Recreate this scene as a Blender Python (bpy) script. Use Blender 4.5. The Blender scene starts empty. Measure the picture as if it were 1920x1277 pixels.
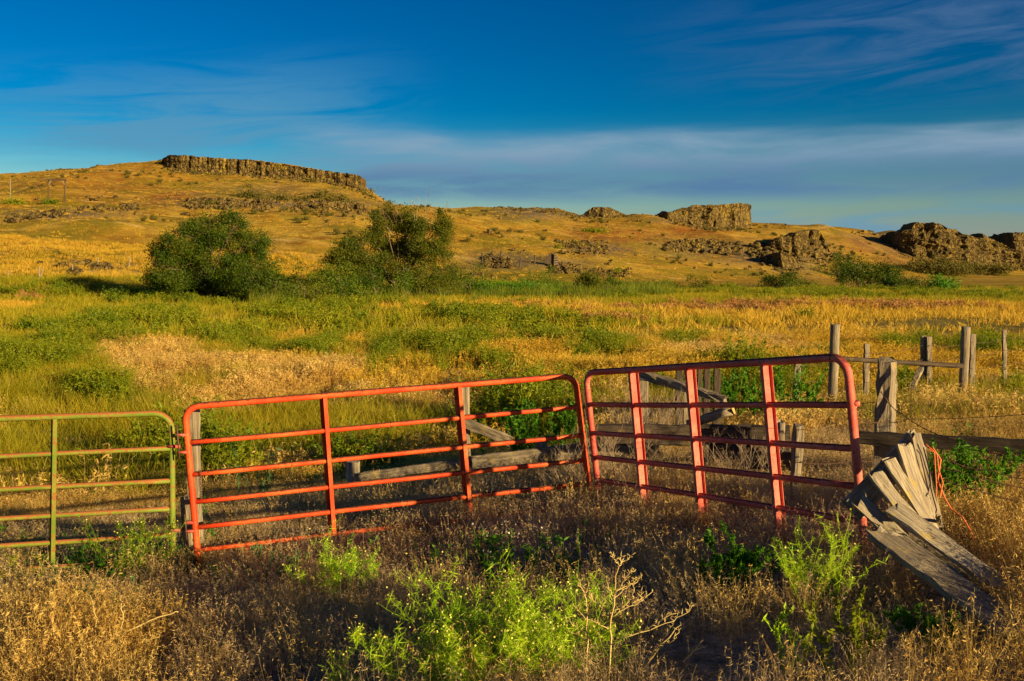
import bpy, math, random
import numpy as np
from mathutils import Vector, Matrix

random.seed(7)
RNG = np.random.default_rng(11)
scene = bpy.context.scene
COL = scene.collection

# ------------------------------------------------------------------ camera
W, H, F = 1920.0, 1277.0, 1800.0
EYE = 1.75
PITCH = math.atan(133.5 / F)
cam_d = bpy.data.cameras.new('camera')
cam_d.sensor_width = 36.0
cam_d.lens = 36.0 * F / W
cam_d.clip_start = 0.05
cam_d.clip_end = 9000
cam = bpy.data.objects.new('camera', cam_d)
COL.objects.link(cam)
cam.location = (0, 0, EYE)
cam.rotation_euler = (math.pi / 2 - PITCH, 0, 0)
scene.camera = cam

# ------------------------------------------------------------------ light
SUN_EL = math.radians(11.2)
SUN_AZ = math.atan2(0.74, -0.67)          # bearing from +Y towards +X
to_sun = Vector((math.sin(SUN_AZ) * math.cos(SUN_EL), math.cos(SUN_AZ) * math.cos(SUN_EL), math.sin(SUN_EL)))
sd = bpy.data.lights.new('sun', 'SUN')
sd.energy = 4.6
sd.angle = math.radians(0.6)
sd.color = (1.0, 0.76, 0.38)
sun = bpy.data.objects.new('sun', sd)
COL.objects.link(sun)
sun.rotation_euler = to_sun.to_track_quat('Z', 'Y').to_euler()
sun.location = to_sun * 50

scene.view_settings.view_transform = 'Standard'
scene.view_settings.look = 'None'
scene.view_settings.gamma = 1
scene.view_settings.exposure = 1.02
scene.view_settings.use_curve_mapping = False
scene.cycles.max_bounces = 6
scene.cycles.diffuse_bounces = 3
scene.cycles.transmission_bounces = 3
scene.cycles.transparent_max_bounces = 6
scene.cycles.use_denoising = True
scene.cycles.sample_clamp_indirect = 6


# ------------------------------------------------------------------ node helper
class E:
    """tiny expression wrapper over shader math nodes"""
    def __init__(s, nt, sock): s.nt, s.s = nt, sock
    def _m(s, op, *a, clamp=False):
        n = s.nt.nodes.new('ShaderNodeMath'); n.operation = op; n.use_clamp = clamp
        for i, v in enumerate((s,) + a):
            if isinstance(v, E): s.nt.links.new(v.s, n.inputs[i])
            else: n.inputs[i].default_value = v
        return E(s.nt, n.outputs[0])
    def __add__(s, o): return s._m('ADD', o)
    def __sub__(s, o): return s._m('SUBTRACT', o)
    def __mul__(s, o): return s._m('MULTIPLY', o)
    def __truediv__(s, o): return s._m('DIVIDE', o)
    def clamp(s): return s._m('ADD', 0.0, clamp=True)
    def pow(s, o): return s._m('POWER', o)
    def step(s, a, b):
        n = s.nt.nodes.new('ShaderNodeMapRange'); n.interpolation_type = 'SMOOTHSTEP'
        s.nt.links.new(s.s, n.inputs['Value'])
        for k, v in (('From Min', a), ('From Max', b)):
            if isinstance(v, E): s.nt.links.new(v.s, n.inputs[k])
            else: n.inputs[k].default_value = v
        return E(s.nt, n.outputs[0])


def combine(nt, x, y, z):
    n = nt.nodes.new('ShaderNodeCombineXYZ')
    for i, v in enumerate((x, y, z)):
        if isinstance(v, E): nt.links.new(v.s, n.inputs[i])
        else: n.inputs[i].default_value = v
    return n.outputs[0]


def noise(nt, vec, scale, detail=4, rough=0.55, dist=0.0):
    n = nt.nodes.new('ShaderNodeTexNoise')
    n.inputs['Scale'].default_value = scale
    n.inputs['Detail'].default_value = detail
    n.inputs['Roughness'].default_value = rough
    n.inputs['Distortion'].default_value = dist
    if vec is not None: nt.links.new(vec, n.inputs['Vector'])
    return E(nt, n.outputs['Fac'])


def mixc(nt, fac, a, b, blend='MIX'):
    n = nt.nodes.new('ShaderNodeMix'); n.data_type = 'RGBA'; n.blend_type = blend
    n.clamp_factor = True
    for sock, v in ((n.inputs[0], fac), (n.inputs[6], a), (n.inputs[7], b)):
        if isinstance(v, E): nt.links.new(v.s, sock)
        elif isinstance(v, bpy.types.NodeSocket): nt.links.new(v, sock)
        elif isinstance(v, (int, float)): sock.default_value = v
        else: sock.default_value = (*v, 1)
    return n.outputs[2]


# ------------------------------------------------------------------ sky
world = bpy.data.worlds.new('World')
scene.world = world
world.use_nodes = True
nt = world.node_tree
bg = nt.nodes['Background']
sky = nt.nodes.new('ShaderNodeTexSky')
sky.sky_type = 'NISHITA'
sky.sun_disc = False
sky.sun_elevation = SUN_EL
sky.sun_rotation = SUN_AZ
sky.altitude = 500
sky.dust_density = 0.6
sky.ozone_density = 2.5
bg.inputs['Strength'].default_value = 0.15
tc = nt.nodes.new('ShaderNodeTexCoord')
sep = nt.nodes.new('ShaderNodeSeparateXYZ')
nt.links.new(tc.outputs['Generated'], sep.inputs[0])
dx, dy, dz = (E(nt, sep.outputs[i]) for i in range(3))
az = dx._m('ARCTAN2', dy) * (180 / math.pi)
el = dz._m('ARCSINE') * (180 / math.pi)
hs = nt.nodes.new('ShaderNodeHueSaturation')
hs.inputs['Saturation'].default_value = 1.75
hs.inputs['Value'].default_value = 1.0
nt.links.new(sky.outputs[0], hs.inputs['Color'])
gm = nt.nodes.new('ShaderNodeGamma'); gm.inputs['Gamma'].default_value = 1.5
nt.links.new(hs.outputs[0], gm.inputs['Color'])
skyc = mixc(nt, 1.0, gm.outputs[0], (0.24, 0.146, 0.130), 'MULTIPLY')
# wisps: coordinates stretched along the horizon
wv = combine(nt, az * 0.05, el * 0.32, 0.0)
n1 = noise(nt, wv, 2.2, 5, 0.55, 0.4)
wv2 = combine(nt, az * 0.022 + 7.3, el * 0.2 + 2.1, 0.0)
n2 = noise(nt, wv2, 2.0, 3, 0.5, 0.3)
wob = (n1 - 0.5) * 2.2
top = (n2 - 0.5) * 3.0 + 8.3 + wob * 0.35
band = el.step(3.5, 4.7) * (top - el).step(-0.25, 1.6)
band = band * (az + wob * 4.0).step(-15.5, -8.0)
lit = el.step(4.9, 7.4)
c1 = mixc(nt, lit, (0.32, 0.68, 1.22), (0.86, 1.26, 1.66))
out = mixc(nt, (band * (n1.step(0.28, 0.68) * 0.55 + 0.42)).clamp(), skyc, c1)
# soft wisps on the left and high on the right, going on around the sky
wv3 = combine(nt, az * 0.04 + 3.7, el * 0.16 + az * 0.006, 1.7)
n3 = noise(nt, wv3, 1.9, 6, 0.6, 0.8)
left = (az + 22.0)._m('ABSOLUTE').step(13.0, 3.0) * el.step(4.0, 7.0) * el.step(11.5, 8.4)
hi = el.step(8.0, 11.0) * el.step(17.0, 13.0) * az.step(4.0, 26.0)
wv4 = combine(nt, az * 0.055 + 1.3, (el - az * 0.09) * 0.42, 4.2)
n4 = noise(nt, wv4, 1.7, 7, 0.62, 0.9)
left = (az + 20.0)._m('ABSOLUTE').step(17.0, 4.0) * el.step(4.5, 7.5) * (el - az * 0.12).step(15.0, 9.5)
out = mixc(nt, (left * n4.step(0.34, 0.62) * 0.85).clamp(), out, (0.34, 1.02, 1.62))
out = mixc(nt, (hi * n4.step(0.36, 0.66) * 0.75).clamp(), out, (0.24, 0.52, 1.05))
low = el.step(4.4, 2.6) * n1.step(0.42, 0.66)
out = mixc(nt, (low * 0.35 + el.step(5.5, 1.5) * 0.35).clamp(), out, (0.20, 1.00, 1.85))
nt.links.new(out, bg.inputs['Color'])


# ------------------------------------------------------------------ numeric noise and the ground
def _h(ix, iy, seed):
    h = (ix.astype(np.int64) * 374761393 + iy.astype(np.int64) * 668265263 + seed * 982451653) & 0xFFFFFFFF
    h = ((h ^ (h >> 13)) * 1274126177) & 0xFFFFFFFF
    return ((h ^ (h >> 16)) & 0xFFFF) / 65535.0


def vnoise(x, y, seed=0):
    x = np.asarray(x, float); y = np.asarray(y, float)
    ix, iy = np.floor(x), np.floor(y)
    fx, fy = x - ix, y - iy
    fx, fy = fx * fx * (3 - 2 * fx), fy * fy * (3 - 2 * fy)
    a, b = _h(ix, iy, seed), _h(ix + 1, iy, seed)
    c, d = _h(ix, iy + 1, seed), _h(ix + 1, iy + 1, seed)
    return (a * (1 - fx) + b * fx) * (1 - fy) + (c * (1 - fx) + d * fx) * fy


def fbm(x, y, seed=0, octv=4):
    t, a, n = 0.0, 1.0, 0.0
    for o in range(octv):
        t = t + a * (vnoise(np.asarray(x) * 2 ** o, np.asarray(y) * 2 ** o, seed + o) - 0.5); n += a; a *= 0.5
    return t / n


def sst(x, a, b):
    t = np.clip((np.asarray(x, float) - a) / (b - a), 0, 1)
    return t * t * (3 - 2 * t)


CP, SP = math.cos(PITCH), math.sin(PITCH)


def py2slope(py):
    yc = (638.5 - np.asarray(py, float)) / F
    return (-SP + yc * CP) / (CP + yc * SP)


DEP = [45, 60, 75, 90, 110, 130, 150, 175, 200, 230, 260, 300, 350, 362, 400, 480, 600, 900, 1600, 4000]
FL = [None] * 20
TAB = {
    -500: [None, None, None, 562, 524, 490, 452, 417, 394, 382, 370, 350, 331, 331, 334, 350, 380, 440, 490, 503],
    0: [None, None, None, 562, 524, 490, 452, 417, 394, 382, 370, 350, 330, 328, 331, 345, 370, 440, 490, 503],
    150: [None, None, None, 562, 527, 492, 454, 414, 391, 381, 365, 340, 323, 320, 317, 330, 370, 440, 490, 503],
    310: [None, None, None, 563, 533, 497, 462, 427, 401, 386, 370, 347, 324, 300, 299, 310, 360, 440, 490, 503],
    420: [None, None, None, 566, 541, 503, 468, 435, 404, 387, 372, 350, 331, 303, 297, 306, 360, 440, 490, 503],
    560: [None, None, None, None, 549, 512, 475, 443, 409, 389, 375, 357, 342, 316, 312, 322, 370, 440, 490, 503],
    675: [None, None, None, None, None, 527, 492, 457, 423, 398, 383, 368, 352, 338, 334, 350, 390, 450, 490, 503],
    730: [None, None, None, None, None, 536, 504, 470, 438, 412, 399, 391, 388, 388, 390, 400, 420, 460, 490, 503],
    860: [None, None, None, None, None, None, 530, 500, 470, 440, 421, 406, 399, 399, 400, 410, 430, 465, 490, 503],
    1000: [None, None, None, None, None, None, 532, 510, 482, 456, 432, 407, 394, 394, 397, 410, 430, 465, 490, 503],
    1090: [None, None, None, None, None, None, 538, 522, 497, 470, 447, 427, 412, 410, 407, 415, 432, 465, 490, 503],
    1200: [None, None, None, None, None, None, None, 530, 511, 482, 457, 432, 417, 414, 410, 418, 435, 468, 490, 503],
    1340: [None, None, None, None, None, None, None, None, 526, 506, 486, 457, 432, 424, 416, 420, 438, 470, 490, 503],
    1480: [None, None, None, None, None, None, None, None, None, 523, 506, 477, 442, 436, 425, 428, 442, 472, 490, 503],
    1560: [None, None, None, None, None, None, None, None, None, None, 521, 497, 457, 450, 435, 436, 446, 474, 492, 503],
    1640: [None, None, None, None, None, None, None, None, None, None, None, 516, 483, 473, 446, 438, 446, 474, 492, 503],
    1760: [None, None, None, None, None, None, None, None, None, None, None, None, 510, 502, 472, 441, 446, 474, 492, 503],
    1920: [None, None, None, None, None, None, None, None, None, None, None, None, 519, 515, 500, 457, 446, 470, 492, 503],
    2500: [None, None, None, None, None, None, None, None, None, None, None, None, 519, 515, 500, 457, 446, 470, 492, 503],
}
FLAT = -3.1
_pxs = np.arange(-500, 2501, 10.0)
_cols = sorted(TAB)
_zt = np.zeros((len(_pxs), len(DEP)))
for j, D in enumerate(DEP):
    zc = [FLAT if TAB[c][j] is None else D * float(py2slope(TAB[c][j])) for c in _cols]
    _zt[:, j] = np.interp(_pxs, _cols, zc)
_k = np.exp(-0.5 * (np.arange(-8, 9) / 2.6) ** 2); _k /= _k.sum()
for j in range(len(DEP)):
    p = np.pad(_zt[:, j], 8, mode='edge')
    _zt[:, j] = np.convolve(p, _k, mode='valid')
_ly = np.log(np.array(DEP, float))
_fly = np.linspace(_ly[0], _ly[-1], 700)
_zf = np.stack([np.interp(_fly, _ly, _zt[i]) for i in range(len(_pxs))])
_k2 = np.exp(-0.5 * (np.arange(-6, 7) / 2.2) ** 2); _k2 /= _k2.sum()
for i in range(len(_pxs)):
    _zf[i] = np.convolve(np.pad(_zf[i], 6, mode='edge'), _k2, mode='valid')


def ground(X, Y):
    X = np.asarray(X, float); Y = np.asarray(Y, float)
    Xs = 6.5 * np.tanh(X / 6.5)
    Yn = np.clip(Y, -14, 24)
    zn = -1.75 + 0.117 * Xs - 0.078 * Yn
    Yq = np.maximum(Y, 1.0)
    px = np.clip(960 + F * X / (Yq * CP), -500, 2500)
    fi = (px + 500) / 10.0
    fj = (np.log(np.clip(Yq, DEP[0], DEP[-1])) - _fly[0]) / (_fly[1] - _fly[0])
    i0 = np.clip(np.floor(fi).astype(int), 0, len(_pxs) - 2); j0 = np.clip(np.floor(fj).astype(int), 0, len(_fly) - 2)
    a, b = fi - i0, fj - j0
    zt = (_zf[i0, j0] * (1 - a) + _zf[i0 + 1, j0] * a) * (1 - b) + (_zf[i0, j0 + 1] * (1 - a) + _zf[i0 + 1, j0 + 1] * a) * b
    w = sst(Y, 13, 32)
    z = zn * (1 - w) + zt * w
    hill = sst(z, -2.9, 2.0) * sst(Y, 80, 120)
    z = z + fbm(X / 2.3, Y / 2.3, 3, 3) * 0.10 * (1 - sst(Y, 60, 100)) * sst(np.hypot(X, Y), 1, 4)
    z = z + fbm(X / 17, Y / 17, 21, 5) * (3.0 * hill + 0.35 * sst(Y, 20, 45))
    rg = 1 - 2 * np.abs(vnoise(X / 42 + Y / 160, Y / 95, 133) - 0.5)
    z = z + hill * (rg * rg - 0.35) * 3.2 * sst(np.abs(fbm(X / 90, Y / 90, 7, 2)) + 0.2, 0.1, 0.4)
    return z + EYE


def P(px, py, Y):
    """world point on the pixel's ray at depth Y"""
    xc, yc = (px - W / 2) / F, (638.5 - py) / F
    dy = CP + yc * SP
    t = Y / dy
    return Vector((xc * t, Y, EYE + (-SP + yc * CP) * t))


_march = np.concatenate([np.arange(3, 40, 0.05), np.arange(40, 600, 0.4)])


def G(px, py):
    """where the pixel's ray meets the ground"""
    xc, yc = (px - W / 2) / F, (638.5 - py) / F
    dy = CP + yc * SP
    X = xc / dy * _march
    Z = EYE + (-SP + yc * CP) / dy * _march
    hit = np.nonzero(Z <= ground(X, _march))[0]
    Y = _march[hit[0]] if len(hit) else 600.0
    return Vector((xc / dy * Y, Y, float(ground(xc / dy * Y, Y))))


def gz(x, y): return float(ground(x, y))


def project(X, Y, Z):
    zc = Z - EYE
    d = Y * CP - zc * SP
    return W / 2 + F * X / d, 638.5 - F * (Y * SP + zc * CP) / d


def blobs(px, py, lst):
    t = np.zeros_like(px)
    for cx, cy, rx, ry, w in lst:
        t = np.maximum(t, w * np.exp(-(((px - cx) / rx) ** 2 + ((py - cy) / ry) ** 2)))
    return t


GREEN = [(250, 610, 150, 34, 1), (70, 545, 150, 18, .9), (450, 645, 90, 30, .9), (25, 690, 60, 30, 1), (120, 680, 60, 25, .8),
         (600, 658, 60, 14, 1), (730, 678, 40, 20, 1), (840, 672, 90, 28, 1), (935, 692, 60, 18, 1), (1030, 648, 40, 14, .8),
         (1140, 660, 70, 18, .9), (680, 622, 120, 26, .9), (900, 600, 160, 26, .8), (205, 748, 40, 20, 1), (1100, 612, 150, 18, .75),
         (560, 590, 120, 20, .8), (1420, 735, 150, 36, .95), (1000, 790, 80, 60, .9), (1860, 665, 90, 20, .9), (1700, 660, 60, 18, .6),
         (1500, 552, 200, 14, .85), (1780, 555, 220, 14, .8), (800, 530, 420, 30, 1), (380, 560, 160, 26, .9), (1180, 545, 120, 16, .9),
         (1340, 545, 150, 14, .8), (300, 900, 120, 60, .5), (150, 1075, 190, 45, 1.2), (1800, 900, 70, 50, .9), (930, 1080, 130, 45, .85),
         (1280, 640, 50, 14, .6), (1340, 610, 80, 14, .5), (100, 620, 100, 20, .6), (640, 560, 160, 16, .6), (1700, 740, 60, 16, .5),
         (420, 900, 60, 40, .6), (700, 900, 120, 25, .5), (960, 640, 120, 16, .6)]
RUST = [(1000, 575, 120, 12, .5), (1250, 580, 200, 14, .55), (1450, 575, 150, 14, .5), (1720, 575, 220, 10, .6), (1180, 600, 120, 12, .6),
        (1300, 430, 90, 22, .7), (1150, 440, 100, 22, .6), (640, 548, 60, 14, .8), (760, 545, 80, 14, .8), (200, 345, 160, 30, .4),
        (320, 370, 60, 14, .7), (1400, 580, 60, 8, 1), (60, 560, 60, 14, .6), (1700, 470, 60, 30, .6), (1620, 460, 50, 20, .6)]


# ------------------------------------------------------------------ mesh helpers
def tag(o, label=None, cat=None, group=None, kind=None):
    if label: o['label'] = label
    if cat: o['category'] = cat
    if group: o['group'] = group
    if kind: o['kind'] = kind
    return o


def mesh_np(name, v, f, smooth=False):
    """v (N,3); f (M,k) array of quads or triangles, or a list of faces"""
    me = bpy.data.meshes.new(name)
    v = np.asarray(v, np.float32)
    if isinstance(f, np.ndarray):
        m, k = f.shape
        me.vertices.add(len(v)); me.vertices.foreach_set('co', v.ravel())
        me.loops.add(m * k); me.loops.foreach_set('vertex_index', f.astype(np.int32).ravel())
        me.polygons.add(m)
        me.polygons.foreach_set('loop_start', np.arange(0, m * k, k, dtype=np.int32))
        me.polygons.foreach_set('loop_total', np.full(m, k, np.int32))
        me.update(calc_edges=True)
    else:
        me.from_pydata([tuple(map(float, p)) for p in v], [], f)
    if smooth:
        me.polygons.foreach_set('use_smooth', np.ones(len(me.polygons), bool))
    me.validate()
    return me


def link(name, me, mat=None, parent=None, loc=None):
    o = bpy.data.objects.new(name, me)
    COL.objects.link(o)
    if mat is not None: me.materials.append(mat)
    if parent is not None: o.parent = parent
    if loc is not None: o.location = loc
    return o


def empty(name, loc, label, cat, group=None):
    o = bpy.data.objects.new(name, None)
    COL.objects.link(o)
    o.location = loc
    o.empty_display_size = 0.1
    return tag(o, label, cat, group)


class MB:
    def __init__(s): s.v, s.f, s.n = [], [], 0
    def add(s, v, f):
        s.v.append(np.asarray(v, float)); s.f += [tuple(int(i) + s.n for i in q) for q in f]; s.n += len(v)
    def tube(s, pts, r, sides=8, cap=True):
        pts = np.asarray(pts, float); n = len(pts)
        r = np.full(n, r) if np.isscalar(r) else np.asarray(r, float)
        t = np.gradient(pts, axis=0); t /= np.linalg.norm(t, axis=1)[:, None] + 1e-12
        up = np.array([0, 0, 1.0]) if abs(t[0][2]) < 0.9 else np.array([1.0, 0, 0])
        a = np.cross(t[0], up); a /= np.linalg.norm(a)
        V = []
        ang = np.arange(sides) * 2 * math.pi / sides
        for i in range(n):
            a = a - t[i] * np.dot(a, t[i]); a /= np.linalg.norm(a) + 1e-12
            b = np.cross(t[i], a)
            V.append(pts[i] + r[i] * (np.cos(ang)[:, None] * a + np.sin(ang)[:, None] * b))
        fc = []
        for i in range(n - 1):
            for k in range(sides):
                k2 = (k + 1) % sides
                fc.append((i * sides + k, i * sides + k2, (i + 1) * sides + k2, (i + 1) * sides + k))
        if cap:
            fc.append(tuple(range(sides))[::-1]); fc.append(tuple((n - 1) * sides + k for k in range(sides)))
        s.add(np.concatenate(V), fc)
        return s
    def box(s, lo, hi):
        x0, y0, z0 = lo; x1, y1, z1 = hi
        v = [(x0, y0, z0), (x1, y0, z0), (x1, y1, z0), (x0, y1, z0), (x0, y0, z1), (x1, y0, z1), (x1, y1, z1), (x0, y1, z1)]
        s.add(v, [(0, 3, 2, 1), (4, 5, 6, 7), (0, 1, 5, 4), (1, 2, 6, 5), (2, 3, 7, 6), (3, 0, 4, 7)])
        return s
    def build(s, name, mat, parent=None, smooth=False, origin=None):
        v = np.concatenate(s.v)
        if origin is not None: v = v - np.asarray(origin)
        me = mesh_np(name, v, s.f, smooth)
        return link(name, me, mat, parent, origin)


def rel(parent): return np.array(parent.location)


# ------------------------------------------------------------------ materials
def new_mat(name):
    m = bpy.data.materials.new(name); m.use_nodes = True
    nt = m.node_tree
    return m, nt, nt.nodes['Principled BSDF']


def geo_pos(nt):
    return nt.nodes.new('ShaderNodeNewGeometry').outputs['Position']


def obj_co(nt):
    return nt.nodes.new('ShaderNodeTexCoord').outputs['Object']


def scaled(nt, vec, sc):
    n = nt.nodes.new('ShaderNodeMapping'); n.inputs['Scale'].default_value = sc
    nt.links.new(vec, n.inputs['Vector'])
    return n.outputs[0]


def bump(nt, b, h, strength, dist):
    n = nt.nodes.new('ShaderNodeBump')
    n.inputs['Strength'].default_value = strength; n.inputs['Distance'].default_value = dist
    nt.links.new(h.s, n.inputs['Height']); nt.links.new(n.outputs[0], b.inputs['Normal'])


def mat_plant(name, c1, c2, c3=None, patch=0.6, trans=0.35, rnd=0.5):
    m = bpy.data.materials.new(name); m.use_nodes = True
    nt = m.node_tree; nt.nodes.clear()
    o = nt.nodes.new('ShaderNodeOutputMaterial')
    pos = geo_pos(nt)
    a = noise(nt, pos, patch, 3, 0.6)
    col = mixc(nt, a.step(0.33, 0.67), c1, c2)
    if c3 is not None:
        oi = nt.nodes.new('ShaderNodeObjectInfo')
        r = E(nt, oi.outputs['Random'])
        col = mixc(nt, r.step(1.0 - rnd, 1.05), col, c3)
    b = noise(nt, pos, 9.0, 2, 0.5)
    col = mixc(nt, (b.step(0.35, 0.75) * 0.35).clamp(), col, tuple(min(1, x * 1.5) for x in c2))
    d = nt.nodes.new('ShaderNodeBsdfDiffuse'); t = nt.nodes.new('ShaderNodeBsdfTranslucent')
    g = nt.nodes.new('ShaderNodeBsdfGlossy'); g.inputs['Roughness'].default_value = 0.55
    g.inputs['Color'].default_value = (1, 1, 1, 1)
    mx = nt.nodes.new('ShaderNodeMixShader'); mx.inputs[0].default_value = trans
    mg = nt.nodes.new('ShaderNodeMixShader'); mg.inputs[0].default_value = 0.012
    nt.links.new(col, d.inputs[0]); nt.links.new(col, t.inputs[0])
    nt.links.new(d.outputs[0], mx.inputs[1]); nt.links.new(t.outputs[0], mx.inputs[2])
    nt.links.new(mx.outputs[0], mg.inputs[1]); nt.links.new(g.outputs[0], mg.inputs[2])
    nt.links.new(mg.outputs[0], o.inputs[0])
    return m


def mat_ground():
    m, nt, b = new_mat('ground')
    pos = geo_pos(nt)
    big = noise(nt, pos, 0.035, 5, 0.6, 0.3)
    mid = noise(nt, pos, 0.22, 5, 0.62, 0.2)
    fine = noise(nt, pos, 1.6, 5, 0.68)
    tiny = noise(nt, pos, 12.0, 3, 0.6)
    c = mixc(nt, big.step(0.36, 0.62), (0.43, 0.245, 0.018), (0.55, 0.365, 0.050))
    c = mixc(nt, mid.step(0.42, 0.68), c, (0.30, 0.15, 0.012))
    c = mixc(nt, (fine.step(0.52, 0.76) * 0.7).clamp(), c, (0.66, 0.43, 0.11))
    ol = noise(nt, pos, 0.055, 4, 0.6, 0.5)
    c = mixc(nt, (ol.step(0.44, 0.62) * (fine * 0.9 + 0.4)).clamp(), c, (0.25, 0.20, 0.012))
    pl = noise(nt, scaled(nt, pos, (1, 2.2, 1)), 0.075, 5, 0.65, 0.4)
    c = mixc(nt, (pl.step(0.56, 0.68) * 0.75).clamp(), c, (0.72, 0.48, 0.15))
    sp_ = noise(nt, pos, 0.7, 4, 0.7)
    c = mixc(nt, (sp_.step(0.60, 0.70) * 0.7).clamp(), c, (0.17, 0.10, 0.018))
    def att(n):
        a = nt.nodes.new('ShaderNodeAttribute'); a.attribute_name = n
        return E(nt, a.outputs['Fac'])
    c = mixc(nt, (att('rust') * (mid * 0.9 + 0.4)).clamp(), c, (0.30, 0.10, 0.02))
    gcol = mixc(nt, fine.step(0.4, 0.65), (0.13, 0.145, 0.006), (0.26, 0.21, 0.010))
    c = mixc(nt, (att('green') * (mid * 1.2 + 0.2)).clamp(), c, gcol)
    rcol = mixc(nt, fine.step(0.42, 0.62), (0.10, 0.075, 0.045), (0.26, 0.20, 0.12))
    c = mixc(nt, (att('rock') * (fine.step(0.3, 0.6) * 0.6 + 0.5)).clamp(), c, rcol)
    dcol = mixc(nt, tiny.step(0.35, 0.7), (0.22, 0.155, 0.10), (0.42, 0.32, 0.22))
    c = mixc(nt, att('dirt').clamp(), c, dcol)
    nt.links.new(c, b.inputs['Base Color'])
    b.inputs['Roughness'].default_value = 0.95
    b.inputs['Specular IOR Level'].default_value = 0.1
    bump(nt, b, fine + tiny * 0.25, 0.9, 0.5)
    return m


def mat_rock(name='basalt', lichen=0.3):
    m, nt, b = new_mat(name)
    pos = geo_pos(nt)
    st = scaled(nt, pos, (1, 1, 0.25))
    a = noise(nt, st, 0.7, 6, 0.65)
    f = noise(nt, pos, 2.6, 4, 0.65)
    l = noise(nt, pos, 0.10, 4, 0.6)
    c = mixc(nt, a.step(0.32, 0.68), (0.075, 0.052, 0.018), (0.215, 0.150, 0.042))
    c = mixc(nt, (f.step(0.48, 0.72) * 0.6).clamp(), c, (0.29, 0.21, 0.065))
    c = mixc(nt, (l.step(0.55, 0.68) * lichen).clamp(), c, (0.42, 0.30, 0.02))
    vo = nt.nodes.new('ShaderNodeTexVoronoi'); vo.feature = 'DISTANCE_TO_EDGE'; vo.inputs['Scale'].default_value = 0.8
    wp = nt.nodes.new('ShaderNodeVectorMath'); wp.operation = 'MULTIPLY_ADD'
    nt.links.new(scaled(nt, pos, (1, 1, 0.55)), wp.inputs[0])
    nn = nt.nodes.new('ShaderNodeTexNoise'); nn.inputs['Scale'].default_value = 0.8; nt.links.new(pos, nn.inputs['Vector'])
    wp.inputs[1].default_value = (1, 1, 1); nt.links.new(nn.outputs['Color'], wp.inputs[2])
    nt.links.new(wp.outputs[0], vo.inputs['Vector'])
    jt = E(nt, vo.outputs['Distance']).step(0.10, 0.0)
    c = mixc(nt, (jt * 0.75).clamp(), c, (0.035, 0.022, 0.010))
    nt.links.new(c, b.inputs['Base Color'])
    b.inputs['Roughness'].default_value = 0.9
    b.inputs['Specular IOR Level'].default_value = 0.15
    bump(nt, b, a + f * 0.5 - jt * 0.6, 1.0, 0.7)
    return m


def mat_wood(name, c1, c2, c3, lichen=0.0):
    m, nt, b = new_mat(name)
    co = obj_co(nt)
    g = noise(nt, scaled(nt, co, (1.1, 22, 22)), 2.0, 6, 0.65, 0.35)
    g2 = noise(nt, scaled(nt, co, (0.6, 60, 60)), 2.0, 3, 0.6, 0.2)
    p = noise(nt, co, 3.0, 3, 0.6)
    c = mixc(nt, g.step(0.34, 0.66), c1, c2)
    c = mixc(nt, (g2.step(0.56, 0.72) * 0.75).clamp(), c, c3)
    c = mixc(nt, (p.step(0.5, 0.7) * 0.35).clamp(), c, tuple(x * 1.35 for x in c2))
    if lichen:
        l = noise(nt, co, 6.0, 4, 0.65)
        c = mixc(nt, (l.step(0.60, 0.68) * lichen).clamp(), c, (0.50, 0.34, 0.015))
    nt.links.new(c, b.inputs['Base Color'])
    b.inputs['Roughness'].default_value = 0.85
    b.inputs['Specular IOR Level'].default_value = 0.2
    bump(nt, b, g + g2 * 0.8, 0.9, 0.012)
    return m


def mat_paint(name, base, fade, rust, amt):
    m, nt, b = new_mat(name)
    pos = geo_pos(nt)
    a = noise(nt, pos, 3.0, 4, 0.6)
    f = noise(nt, pos, 26.0, 5, 0.7)
    s = noise(nt, pos, 80.0, 3, 0.6)
    geo = nt.nodes.new('ShaderNodeNewGeometry')
    sp = nt.nodes.new('ShaderNodeSeparateXYZ'); nt.links.new(geo.outputs['Normal'], sp.inputs[0])
    up = E(nt, sp.outputs[2])
    c = mixc(nt, a.step(0.35, 0.7), base, fade)
    worn = ((up.step(0.15, 0.95) * 0.40 + f * 0.75 + a * 0.25) - (0.78 - amt)).step(0.0, 0.10)
    c = mixc(nt, worn, c, rust)
    ch = noise(nt, pos, 45.0, 4, 0.7)
    c = mixc(nt, (s.step(0.64, 0.70) * 0.6).clamp(), c, tuple(min(1, x * 1.4 + 0.06) for x in fade))
    c = mixc(nt, (ch.step(0.56, 0.63) * a.step(0.3, 0.6) * 0.85).clamp(), c, rust)
    nt.links.new(c, b.inputs['Base Color'])
    r = worn * 0.3 + 0.55
    nt.links.new(r.s, b.inputs['Roughness'])
    b.inputs['Specular IOR Level'].default_value = 0.28
    bump(nt, b, f + worn * 0.4, 0.5, 0.006)
    return m


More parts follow.
